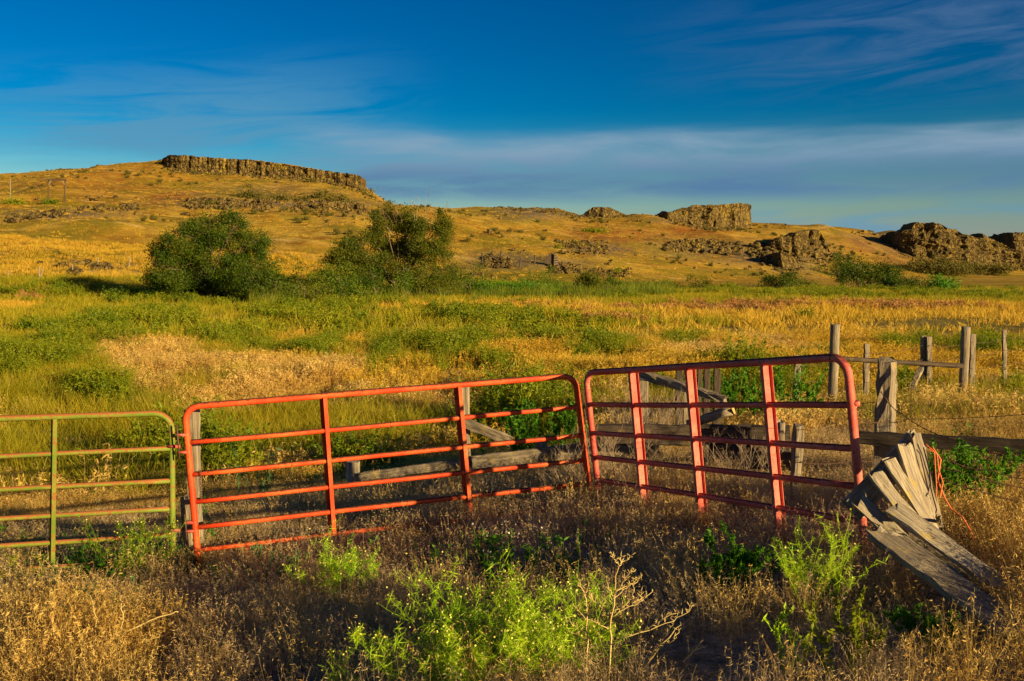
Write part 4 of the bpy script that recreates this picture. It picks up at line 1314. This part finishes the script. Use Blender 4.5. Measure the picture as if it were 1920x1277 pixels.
thing_timber('weathered_board', 'dark board end sticking out below the long pale split board', 'board', P(1700, 1003, 5.84), P(1880, 1120, 5.40), 0.07, 0.04, M['wood'], up=(0.35, -1, 0.6), jag=0.04)
thing_timber('weathered_board', 'widest grey board sloping down into the dry grass', 'board', P(1660, 1004, 5.70), G(1905, 1215) + Vector((0, 0, 0.07)), 0.25, 0.035, M['wood'], up=(0.3, -1, 0.75), jag=0.03)
thing_timber('weathered_board', 'short splintered board on top of the widest grey board', 'board', P(1640, 994, 5.74), P(1714, 1028, 5.62), 0.075, 0.03, M['pale'], up=(0.3, -1, 0.6), jag=0.06)
thing_timber('weathered_board', 'thin upright splinter stuck in the weeds beside the pickets', 'board', G(1764, 1000) - Vector((0, 0, 0.1)), P(1760, 968, 5.75), 0.03, 0.02, M['wood'], jag=0.02)

# far posts, gateway, ruin timbers
ff = empty('far_fence', G(70, 520), 'row of far bleached posts left of the big dark tree', 'fence')
for bx, bp_, tp, lean in ((15, 520, 507, 0), (73, 521, 500, 1), (74, 521, 506, 6), (136, 512, 496, 0), (183, 500, 482, 1), (241, 502, 482, 3)):
    b = G(bx, bp_); Y = b.y
    timber('post', b - Vector((0, 0, .2)), P(bx + lean, tp, Y), 0.16, 0.16, M['wood'], ff, round_=True)
gw = empty('ranch_gateway', G(107, 379), 'far wooden ranch gateway of two posts and a crossbar', 'gateway')
Yg = G(107, 379).y
for bx in (91, 122):
    b = P(bx, 400, Yg); b.z = gz(b.x, Yg) - 0.3
    timber('post', b, P(bx, 337, Yg), 0.26, 0.26, M['dark'], gw, round_=True)
timber('crossbar', P(86, 337, Yg - .3), P(124, 337, Yg - .3), 0.26, 0.26, M['dark'], gw)
for a, b in ((91, 97), (122, 115)): timber('brace', P(a, 346, Yg - .1), P(b, 338, Yg - .1), 0.16, 0.16, M['wood'], gw)
b = G(20, 379)
pole = timber('utility_pole', b - Vector((0, 0, .3)), P(19, 336, b.y), 0.2, 0.2, M['wood'], round_=True)
tag(pole, 'single bleached pole left of the far ranch gateway', 'pole')
rp = empty('ruin_timbers', G(960, 495), 'dark leaning posts standing among the tumbled stones', 'posts')
for bx, bp_, tx_, tp in ((905, 500, 904, 474), (938, 488, 940, 469), (974, 502, 977, 484), (1002, 496, 1003, 478), (1022, 490, 1026, 480), (938, 490, 918, 478), (1038, 500, 1048, 496)):
    b = G(bx, bp_)
    timber('post', b - Vector((0, 0, .2)), P(tx_, tp, b.y), 0.3, 0.3, M['dark'], rp, round_=True)
lad = empty('loading_chute', G(1042, 502), 'dark slatted loading chute at the right end of the ruin', 'chute')
Yl = G(1042, 502).y
timber('side_rail', P(1039, 503, Yl), P(1040, 474, Yl), 0.25, 0.25, M['dark'], lad)
timber('side_rail', P(1048, 503, Yl), P(1041, 474, Yl), 0.2, 0.2, M['dark'], lad)
for k in range(6):
    a = 500 - k * 4.4
    timber('slat', P(1039, a, Yl - .1), P(1048 - k * 1.1, a - 1, Yl - .1), 0.12, 0.12, M['wood'], lad)
timber('deck', P(1026, 482, Yl + 0.5), P(1040, 492, Yl + 0.5), 0.3, 2.2, M['dark'], lad)


# ------------------------------------------------------------------ leaves, trees and shrubs
def leaf_quads(C, size, ratio=0.45, up=0.2, rnd=RNG):
    n = len(C)
    d = rnd.normal(0, 1, (n, 3)); d[:, 2] += up; d /= np.linalg.norm(d, axis=1)[:, None]
    s = np.cross(d, rnd.normal(0, 1, (n, 3))); s /= np.linalg.norm(s, axis=1)[:, None] + 1e-9
    l = (size * rnd.uniform(0.6, 1.4, n))[:, None]
    V = np.stack([C - d * l * .5, C + s * l * ratio * .5, C + d * l * .5, C - s * l * ratio * .5], 1).reshape(-1, 3)
    Fc = np.arange(4 * n).reshape(n, 4)
    return V, Fc


def lump_clumps(lumps, per, sig, leaves, holes=0.0, rnd=RNG, lump_fill=0.55):
    """lumps (center, rx, ry, rz): leaf clumps spread through uneven shells"""
    out = []
    for c, rx, ry, rz in lumps:
        n = max(3, int(per * rx * rz))
        m_ = 9
        d = rnd.normal(0, 1, (m_, 3)); d /= np.linalg.norm(d, axis=1)[:, None]
        sub = np.array(c) + d * (rnd.uniform(0.45, 1.05, m_)[:, None]) * np.array([rx, ry, rz])
        sr = rnd.uniform(0.20, 0.44, m_)
        for q in range(n):
            k = int(rnd.integers(0, m_))
            e = rnd.normal(0, 1, 3); e /= np.linalg.norm(e)
            if rnd.uniform() < holes: continue
            cc = sub[k] + e * sr[k] * rnd.uniform(0.75, 1.12) * np.array([rx, ry, rz])
            m = int(leaves * rnd.uniform(0.5, 1.5))
            s_ = sig * rnd.uniform(0.5, 1.3)
            out.append(cc + rnd.normal(0, 1, (m, 3)) * np.array([s_, s_, s_ * 0.75]))
    return np.concatenate(out)


def crown_mesh(name, C, size, mat, parent, **k):
    C = C.copy()
    gzv = ground(C[:, 0], C[:, 1])
    C[:, 2] = np.maximum(C[:, 2], gzv + 0.05)
    V, Fc = leaf_quads(C, size, **k)
    o = link(name, mesh_np(name, V - np.array(parent.location), Fc), mat, parent)
    o['kind'] = 'stuff'
    return o


def limb(mb, a, b, r0, r1, wob=0.15, n=7):
    a, b = np.array(a), np.array(b)
    L = np.linalg.norm(b - a)
    pts = [a + (b - a) * t + RNG.normal(0, wob * L * 0.12, 3) * math.sin(math.pi * t) + np.array([0, 0, 0.12 * L * math.sin(math.pi * t)]) for t in np.linspace(0, 1, n)]
    mb.tube(pts, np.linspace(r0, r1, n), 6)
    return pts


def big_tree(name, label, bx, by, Y, lumps, mat, leaf, per, sig, leaves, bare=()):
    b = P(bx, by, Y); b.z = gz(b.x, Y)
    root = empty(name, b, label, 'tree')
    L3 = []
    for lx, ly, rx, ry in lumps:
        k = Y / F
        c = P(lx, ly, Y + RNG.normal(0, rx * k * 0.5))
        L3.append((np.array(c), rx * k, rx * k * 0.9, ry * k))
    C = lump_clumps(L3, per, sig, leaves)
    crown_mesh('crown', C, leaf, mat, root)
    mb = MB(); br_ = MB()
    o = np.array(b)
    limb(mb, np.array([0, 0, -0.3]), np.array([RNG.normal(0, .2), 0.1, 1.9]), 0.34, 0.22)
    mb.build('trunk', M['bark'], root, True)
    for c, rx, ry, rz in L3:
        t = limb(br_, np.array([0, 0, RNG.uniform(0.4, 1.7)]), c - o, 0.10, 0.03)
        for _ in range(4):
            d = RNG.normal(0, 1, 3); d /= np.linalg.norm(d); d[2] = abs(d[2])
            limb(br_, t[RNG.integers(3, 7)], c - o + d * np.array([rx, ry, rz]) * 0.95, 0.05, 0.012, 0.2, 5)
    br_.build('limbs', M['bark'], root, True)
    if bare:
        tw_ = MB()
        for x0, y0, x1, y1 in bare:
            p, q = np.array(P(x0, y0, Y - .5)) - o, np.array(P(x1, y1, Y - .5)) - o
            tt = limb(tw_, p, q, 0.05, 0.012, 0.2, 6)
            for _ in range(5):
                s_ = tt[RNG.integers(2, 6)]
                limb(tw_, s_, s_ + np.array([RNG.normal(0, .35), RNG.normal(0, .3), RNG.uniform(.3, 1.0)]), 0.022, 0.008, 0.2, 4)
        tw_.build('bare_twigs', M['twig'], root, True)['kind'] = 'stuff'
    return root


big_tree('broadleaf_tree', 'big round dark green tree left of centre behind the field', 395, 566, 89,
         [(392, 455, 60, 42), (430, 440, 40, 32), (350, 470, 45, 38), (460, 478, 38, 45), (310, 505, 34, 36), (400, 505, 90, 45), (470, 520, 45, 40), (330, 540, 48, 30),
          (430, 550, 80, 26), (295, 540, 24, 26), (500, 548, 40, 24), (385, 420, 30, 18), (440, 412, 24, 12), (300, 470, 20, 18), (478, 455, 20, 16), (400, 535, 60, 34), (355, 520, 40, 34), (430, 520, 50, 40), (282, 515, 14, 14), (350, 430, 24, 14)],
         M['leaf_dark'], 0.17, 46, 0.34, 36, [(395, 522, 372, 516), (330, 520, 290, 522)])
big_tree('willow_tree', 'olive green multi-stemmed tree with bare twigs right of the dark tree', 745, 512, 104,
         [(745, 405, 34, 26), (720, 402, 24, 20), (785, 440, 34, 36), (825, 440, 26, 36), (835, 425, 18, 22), (700, 455, 46, 30), (655, 470, 40, 22), (630, 482, 24, 18), (740, 470, 60, 34),
          (800, 480, 45, 26), (690, 492, 60, 16), (770, 420, 30, 22), (650, 515, 40, 26), (720, 520, 50, 26), (790, 520, 45, 26), (840, 515, 24, 22)],
         M['leaf_olive'], 0.17, 56, 0.34, 34,
         [(775, 470, 788, 378), (790, 470, 802, 368), (800, 460, 820, 384), (765, 460, 748, 400), (735, 440, 705, 410), (785, 450, 770, 372), (810, 470, 838, 390)])


def shrub(name, label, px, py, wpx, hpx, mat, leaf=None, cat='shrub', group=None, dens=1.0, base=None):
    b = base if base is not None else G(px, py)
    k = b.y / F; w, h = wpx * k, hpx * k
    root = empty(name, b, label, cat, group)
    L3 = []
    for _ in range(max(4, int(5 * wpx / hpx))):
        ox = RNG.uniform(-0.36, 0.36) * w; oz = RNG.uniform(0.22, 0.62) * h * (1 - 0.5 * abs(ox) / (0.5 * w))
        L3.append((np.array(b) + np.array([ox, RNG.normal(0, 0.15) * w * 0.5, oz]), w * RNG.uniform(0.16, 0.28), min(w, h) * 0.35, h * RNG.uniform(0.24, 0.36)))
    lf = leaf or max(0.10, 3.2 * k)
    per = dens * 18.0 / (lf * lf * 14)
    C = lump_clumps(L3, per, lf * 1.6, 12)
    if len(C) > 14000: C = C[RNG.permutation(len(C))[:14000]]
    crown_mesh('crown', C, lf, mat, root)
    mb = MB()
    for c, rx, ry, rz in L3: limb(mb, np.array([RNG.normal(0, .06) * w, 0, -0.1]), c - np.array(b), 0.02 * h, 0.006 * h, 0.15, 5)
    mb.build('stems', M['bark'], root, True)
    return root


shrub('leafy_bush', 'bright rich green leafy bush in the middle of the reed band', 960, 557, 170, 42, M['leaf_rich'], 0.2)
shrub('leafy_bush', 'small rich green bush at the left end of the reeds', 705, 550, 40, 20, M['leaf_rich'], 0.2)
for a, b_, w_, h_, m_, lb in ((520, 572, 90, 74, 'leaf_dark', 'dark undergrowth touching the right side of the big dark tree'), (575, 572, 80, 68, 'leaf_olive', 'olive undergrowth left of the midpoint between the two trees'),
                             (632, 568, 100, 74, 'leaf_green', 'green undergrowth midway between the two trees'),
                             (700, 564, 90, 66, 'leaf_dark', 'dark undergrowth at the left foot of the olive tree'), (765, 562, 60, 50, 'leaf_green', 'fresh green undergrowth right under the olive tree'),
                             (820, 562, 90, 70, 'leaf_olive', 'olive undergrowth at the right foot of the olive tree'), (880, 558, 80, 66, 'leaf_dark', 'dark undergrowth well right of the olive tree'),
                             (1085, 556, 110, 50, 'leaf_olive', 'dark green undergrowth right of the bright rich bush'), (745, 552, 46, 30, 'rustplant', 'rust coloured brush in the reed band below the olive tree'),
                             (230, 562, 80, 26, 'leaf_green', 'low green growth left of the big dark tree'), (1018, 553, 70, 46, 'leaf_green', 'tall growth just right of the bright rich bush'),
                             (1140, 552, 70, 40, 'leaf_green', 'green growth at the far right end of the reeds')):
    shrub('undergrowth', lb, a, b_, w_ * 1.1, h_ * (1.35 if h_ > 45 else 1.0), M[m_], 0.2)
shrub('field_bush', 'dark green bush at the foot of the hill below the butte', 1305, 547, 56, 38, M['leaf_olive'])
shrub('field_bush', 'lighter green bush just right of the bush below the butte', 1366, 546, 40, 30, M['weed'])
shrub('field_bush', 'wide dark bush at the foot of the steep middle crag', 1462, 544, 84, 46, M['leaf_dark'])
shrub('field_bush', 'low dark bush between the crag foot and the dark thicket', 1517, 541, 44, 22, M['leaf_olive'])
shrub('thicket', 'tall dark thicket climbing the gully right of the middle crag', 1576, 505, 80, 66, M['leaf_dark'], base=G(1576, 518))
shrub('thicket', 'dark sloping thicket below the gully right of the middle crag', 1612, 540, 140, 70, M['leaf_dark'])
shrub('field_bush', 'dark brownish bush left of the round green bush at right', 1684, 544, 84, 44, M['leaf_dark'])
shrub('field_bush', 'round bright green bush standing alone in the far right field', 1776, 548, 86, 48, M['leaf_rich'], 0.32)
shrub('field_bush', 'small green clump in front of the round green bush at right', 1740, 562, 36, 20, M['weed'])
shrub('field_bush', 'long low green bush at the right end of the reeds', 1190, 550, 80, 26, M['leaf_olive'])
shrub('field_bush', 'low bushes between the reeds and the bush below the butte', 1245, 546, 50, 22, M['leaf_dark'])
shrub('hill_brush', 'brown thicket at the foot of the broad right crag', 1738, 512, 150, 36, M['sage'], base=G(1738, 512))
shrub('hill_brush', 'dark brush on the slope below the right skyline outcrop', 1850, 516, 100, 32, M['sage'], base=G(1850, 516))
shrub('hill_brush', 'dark brush patch between the two right hand slope thickets', 1806, 514, 40, 28, M['sage'], base=G(1806, 510))
shrub('hill_brush', 'dark brush under the right end of the long cliff', 684, 362, 26, 18, M['sage'], base=P(688, 366, 338) * 1)
for px_, py_, w_, h_, lb in ((462, 372, 60, 16, 'brownish brush left of centre on the slope below the cliff'), (525, 376, 44, 12, 'low brush in the middle of the slope below the cliff'),
                             (600, 372, 34, 16, 'darkest round brush high on the slope below the cliff'), (635, 378, 50, 16, 'brush at the right end of the slope below the cliff'),
                             (568, 378, 34, 12, 'small grey brush just left of the dark round one below the cliff'), (466, 352, 10, 8, 'tiny dot of brush above the brownish brush below the cliff'),
                             (584, 342, 18, 8, 'small brush right against the foot of the cliff'), (1115, 436, 40, 8, 'flat green brush on the slope below the rocky knob'),
                             (1047, 466, 10, 8, 'tiny round green bush on the mound above the ruin'), (1155, 512, 16, 14, 'small green bush at the right end of the scree'),
                             (395, 386, 16, 8, 'small dark brush at the foot of the grey rock hump'), (1690, 530, 40, 8, 'thin strip of brush under the broad right crag')):
    shrub('hill_brush', lb, px_, py_, w_, h_, M['sage'] if 'green' not in lb else M['weed'])
for px_, py_, w_, h_, lb in ((30, 383, 50, 8, 'thin strip of green weeds beside the far bleached pole'), (95, 382, 30, 7, 'thin strip of green weeds at the foot of the far gateway'),
                             (133, 545, 22, 18, 'small dark bush in front of the tree shadow'), (232, 556, 60, 14, 'weedy bush at the near edge of the tree shadow')):
    shrub('field_bush', lb, px_, py_, w_, h_, M['weed'])


# ------------------------------------------------------------------ plants close to the camera
def wiry(name, label, base, h, spread, nst, stem_mat, r0=0.004, br=5, leaf=None, flower=None, arch=0.3, cat='plant', lean=(0, 0), basal=0.08, blen=0.35, sub=0):
    root = empty(name, base, label, cat)
    st, LV, FV = MB(), [], []
    tips = []
    def stem(p, d, L, r, lvl):
        pts = [p]; dd = d / np.linalg.norm(d)
        n = 6 if lvl == 0 else 4
        for i in range(n):
            dd = dd + RNG.normal(0, 0.10, 3) + np.array([0, 0, (0.06 if lvl else -arch * 0.12)])
            dd /= np.linalg.norm(dd)
            pts.append(pts[-1] + dd * L / n)
        st.tube(pts, np.linspace(r, r * 0.35, n + 1), 4, False)
        if leaf:
            for _ in range(int(leaf[1] * (1 if lvl == 0 else 0.6))):
                k = RNG.uniform(0.1, 1) * n; i = min(int(k), n - 1)
                LV.append(pts[i] + (pts[i + 1] - pts[i]) * (k - i))
        tips.append(pts[-1])
        if flower:
            for _ in range(flower[1]): FV.append(pts[-1] + RNG.normal(0, 0.012, 3))
        if lvl <= sub:
            for _ in range(br):
                i = int(RNG.integers(2 if lvl == 0 else 1, n))
                a = RNG.uniform(0, 6.283)
                side = np.array([math.cos(a), math.sin(a), RNG.uniform(0.5, 1.1)])
                stem(pts[i], side + dd * 0.6, L * blen * RNG.uniform(0.5, 1.2), r * 0.55, lvl + 1)
    for k in range(nst):
        a = RNG.uniform(0, 6.283); s = spread * math.sqrt(RNG.uniform(0, 1))
        d = np.array([math.cos(a) * s + lean[0], math.sin(a) * s + lean[1], 1.0])
        p = np.array([math.cos(a), math.sin(a), 0]) * basal * RNG.uniform(0, 1); p[2] = -0.02
        stem(p, d, h * RNG.uniform(0.65, 1.1), r0, 0)
    o = st.build('stems', stem_mat, root, True); o['kind'] = 'stuff'
    if LV:
        V, Fc = leaf_quads(np.array(LV), leaf[2], leaf[3] if len(leaf) > 3 else 0.2, 0.5)
        o = link('leaves', mesh_np('leaves', V, Fc), leaf[0], root); o['kind'] = 'stuff'
    if FV:
        V, Fc = leaf_quads(np.array(FV), flower[2], 0.8, 0)
        o = link('flowers', mesh_np('flowers', V, Fc), flower[0], root); o['kind'] = 'stuff'
    return root


lime = M['leaf_lime']
must = dict(leaf=(lime, 5, 0.075, 0.055), flower=(M['flower'], 1, 0.012), arch=1.1, sub=1, br=6, blen=0.45)
wiry('mustard_plant', 'left spreading part of the yellow green flowering mustard at the bottom', G(790, 1290), 0.44, 1.0, 20, lime, 0.0028, cat='mustard plant', basal=0.25, **must)
wiry('mustard_plant', 'tallest middle part of the yellow green flowering mustard at the bottom', G(915, 1268), 0.52, 1.0, 28, lime, 0.0028, cat='mustard plant', basal=0.25, **must)
wiry('mustard_plant', 'right part of the flowering mustard next to the dead stalk', G(1035, 1255), 0.46, 0.95, 22, lime, 0.0028, cat='mustard plant', basal=0.2, **must)
wiry('mustard_plant', 'bright mustard plant under the middle of the bright red gate', G(650, 1135), 0.42, 0.5, 13, lime, 0.003, cat='mustard plant', basal=0.12, **must)
wiry('mustard_plant', 'feathery green mustard leaning against the green gate', G(240, 1100), 0.55, 0.5, 12, lime, 0.0026, cat='mustard plant', basal=0.1, leaf=(M['weed'], 9, 0.06, 0.08), flower=(M['flower'], 1, 0.012), arch=0.8, sub=1, br=5, blen=0.42)
wiry('rabbit_brush', 'upright bright green brush with yellow tips right of centre', G(1520, 1150), 0.52, 0.42, 26, lime, 0.003, cat='brush', basal=0.12, leaf=(lime, 26, 0.055, 0.06), flower=(M['flower'], 1, 0.012), arch=0.2, sub=0, br=4, blen=0.3)
wiry('leafy_weed', 'dark green leafy weed in the shade left of the bright brush', G(1368, 1125), 0.42, 0.4, 14, M['leaf_rich'], 0.003, cat='weed', basal=0.12, leaf=(M['leaf_rich'], 34, 0.055, 0.3), arch=0.2, sub=0, br=5, blen=0.35)
wiry('leafy_weed', 'olive weed at the bottom below the bright brush', G(1595, 1268), 0.34, 0.5, 12, lime, 0.003, cat='weed', basal=0.12, leaf=(M['weed'], 26, 0.05, 0.22), arch=0.2, sub=0, br=4, blen=0.35)
wiry('leafy_weed', 'single yellow green weed stem at the bottom edge left of the olive weed', G(1490, 1270), 0.32, 0.2, 4, lime, 0.003, cat='weed', basal=0.05, leaf=(lime, 30, 0.04, 0.25), arch=0.1, sub=0, br=4, blen=0.3)
wiry('leafy_weed', 'dark green weed under the widest grey board', G(1735, 1225), 0.25, 0.6, 10, M['leaf_rich'], 0.003, cat='weed', basal=0.1, leaf=(M['leaf_rich'], 24, 0.05, 0.35), arch=0.3, sub=0, br=3)
wiry('leafy_weed', 'bushy green weed behind the orange twine', G(1800, 975), 0.62, 0.45, 22, M['weed'], 0.003, cat='weed', basal=0.18, leaf=(M['leaf_rich'], 40, 0.055, 0.28), arch=0.3, sub=0, br=6, blen=0.35)
wiry('leafy_weed', 'tall green weed patch seen through the right end of the bright gate', G(1000, 880), 0.95, 0.35, 40, M['weed'], 0.004, cat='weed', basal=0.7, leaf=(M['leaf_rich'], 34, 0.08, 0.28), arch=0.15, sub=0, br=4, blen=0.25)
wiry('leafy_weed', 'tall green weed patch seen through the faded gate', G(1410, 800), 1.0, 0.3, 46, M['weed'], 0.004, cat='weed', basal=0.9, leaf=(M['leaf_rich'], 34, 0.09, 0.28), arch=0.15, sub=0, br=4, blen=0.25)
wiry('thistle', 'blue green upright stalks behind the left panel of the bright red gate', G(480, 965), 0.85, 0.25, 13, M['leaf_teal'], 0.005, cat='thistle', basal=0.2, leaf=(M['leaf_teal'], 10, 0.10, 0.12), arch=0.0, br=1, blen=0.3)
wiry('thistle', 'low blue green weed in front of the bottom rail of the bright gate', G(500, 1110), 0.36, 0.35, 9, M['leaf_teal'], 0.004, cat='thistle', basal=0.15, leaf=(M['leaf_teal'], 18, 0.07, 0.2), arch=0.2, br=2)
wiry('leafy_weed', 'yellow green weeds at the left edge under the green gate', G(40, 1120), 0.34, 0.6, 16, M['weed'], 0.003, cat='weed', basal=0.3, leaf=(M['weed'], 18, 0.055, 0.15), arch=0.4, sub=0, br=4)
wiry('thistle', 'blue green weed low in the shade at the left bottom', G(170, 1180), 0.30, 0.4, 12, M['leaf_teal'], 0.003, cat='thistle', basal=0.25, leaf=(M['leaf_teal'], 20, 0.06, 0.2), arch=0.2, br=2)
def stalk(name, label, Y, lines, r):
    """a bare stalk: first line is the stem, the others branch from it"""
    b = P(*lines[0][0], Y)
    root = empty(name, b, label, 'dead stalk')
    br_ = MB(); tips = MB()
    for i, ln in enumerate(lines):
        dy = 0 if i == 0 else RNG.normal(0, 0.10)
        pts = [np.array(P(x, y, Y + dy * min(1, j)) - b) for j, (x, y) in enumerate(ln)]
        fine_ = [pts[0]]
        for p, q in zip(pts[:-1], pts[1:]):
            for t in (0.33, 0.66, 1.0): fine_.append(p + (q - p) * t + RNG.normal(0, 0.0035, 3))
        if i == 0:
            MB().tube(fine_, np.linspace(r, r * 0.5, len(fine_)), 6).build('stem', M['drystem'], root, True)
        else:
            br_.tube(fine_, np.linspace(r * 0.6, r * 0.3, len(fine_)), 5)
            for p in fine_[2:]:
                for _ in range(2):
                    d = RNG.normal(0, 1, 3); d[2] = abs(d[2]) + 0.4; d /= np.linalg.norm(d); L = RNG.uniform(0.012, 0.035)
                    tips.tube([p, p + d * L * 0.6, p + d * L], [r * .22, r * .4, r * .1], 4)
    br_.build('branches', M['drystem'], root, True)['kind'] = 'stuff'
    tips.build('seed_pods', M['drystem'], root, True)['kind'] = 'stuff'
    return root


YS = G(1146, 1285).y - 0.15
stalk('dead_stalk', 'tallest bare branching straw stalk at the bottom right of the mustard', YS,
      [[(1143, 1300), (1146, 1215), (1145, 1160), (1152, 1120), (1155, 1080), (1158, 1052)],
       [(1157, 1062), (1172, 1052), (1185, 1043)], [(1158, 1056), (1150, 1048), (1147, 1040)], [(1157, 1070), (1164, 1052), (1163, 1044)],
       [(1150, 1122), (1170, 1105), (1186, 1092), (1203, 1080)], [(1155, 1108), (1175, 1098), (1196, 1092), (1202, 1082)], [(1152, 1114), (1168, 1092), (1176, 1078), (1190, 1072)],
       [(1146, 1150), (1165, 1138), (1186, 1120), (1190, 1105)], [(1147, 1158), (1170, 1142), (1200, 1130), (1222, 1112)], [(1186, 1131), (1203, 1122), (1202, 1110)],
       [(1145, 1150), (1128, 1138), (1110, 1122), (1098, 1105)], [(1150, 1118), (1142, 1105), (1137, 1085)], [(1145, 1182), (1120, 1168), (1098, 1158), (1080, 1142)],
       [(1146, 1210), (1170, 1195), (1215, 1180), (1262, 1162), (1288, 1148), (1300, 1134)], [(1200, 1186), (1240, 1160), (1270, 1150)]], 0.0044)
stalk('dead_stalk', 'thinner bare straw stalk between the mustard and the tallest stalk', YS + 0.1,
      [[(1100, 1300), (1100, 1230), (1101, 1180), (1098, 1130), (1095, 1112)], [(1097, 1118), (1104, 1098), (1104, 1088)], [(1096, 1112), (1088, 1100), (1084, 1085)],
       [(1100, 1150), (1108, 1128), (1105, 1120)], [(1100, 1195), (1080, 1175), (1062, 1162)], [(1100, 1200), (1078, 1190), (1060, 1178)]], 0.005)
stalk('dead_stalk', 'bare straw stalk leaning far to the right of the tallest stalk', YS + 0.25,
      [[(1180, 1300), (1205, 1255), (1235, 1215), (1262, 1185), (1280, 1165)], [(1225, 1228), (1250, 1190), (1262, 1170)], [(1235, 1215), (1262, 1200), (1275, 1180)]], 0.0045)
stalk('dead_stalk', 'low dry stalk pointing right from the bare ground', YS + 0.3,
      [[(1232, 1300), (1268, 1255), (1295, 1225), (1318, 1200)], [(1285, 1236), (1300, 1222), (1322, 1212)], [(1290, 1230), (1290, 1210), (1288, 1192)]], 0.0032)
stalk('dead_stalk', 'long pale stem lying slantwise over the shaded grass at left', G(180, 1240).y - 0.3,
      [[(120, 1262), (165, 1230), (215, 1195), (262, 1172), (320, 1150), (335, 1146)], [(178, 1216), (180, 1160), (172, 1120)], [(198, 1204), (203, 1160)], [(226, 1190), (230, 1150), (225, 1120)], [(200, 1214), (260, 1200), (298, 1194)]], 0.006)
wiry('tumbleweed', 'tangle of bare grey twigs at the corner between the red gates', G(1130, 945), 0.75, 0.9, 34, M['twig'], 0.0035, br=6, blen=0.4, sub=1, cat='dead brush', basal=0.35, arch=0.4)
wiry('tumbleweed', 'dry twiggy bush behind the left half of the faded gate', G(1215, 880), 0.95, 0.6, 44, M['twig'], 0.004, br=6, blen=0.4, sub=1, cat='dead brush', basal=0.4, arch=0.3)
wiry('tumbleweed', 'tangle of dead twigs in front of the broken boards', G(1630, 1110), 0.42, 1.0, 26, M['twig'], 0.003, br=5, blen=0.4, sub=1, cat='dead brush', basal=0.3, arch=0.5)
wiry('tumbleweed', 'dry twigs poking up behind the right half of the faded gate', G(1390, 930), 0.6, 0.6, 34, M['twig'], 0.003, br=5, blen=0.4, sub=1, cat='dead brush', basal=0.4, arch=0.3)
wiry('wild_oats', 'sunlit nodding wild oats in the bottom left corner', G(60, 1285), 0.52, 0.4, 26, M['straw'], 0.0022, br=4, blen=0.2, cat='oats', basal=0.25, leaf=(M['straw'], 9, 0.035, 0.25), arch=0.9)
wiry('wild_oats', 'sunlit dry oats at the bottom right of the left corner clump', G(150, 1300), 0.40, 0.4, 22, M['straw'], 0.0022, br=4, blen=0.2, cat='oats', basal=0.25, leaf=(M['straw'], 9, 0.035, 0.25), arch=0.9)
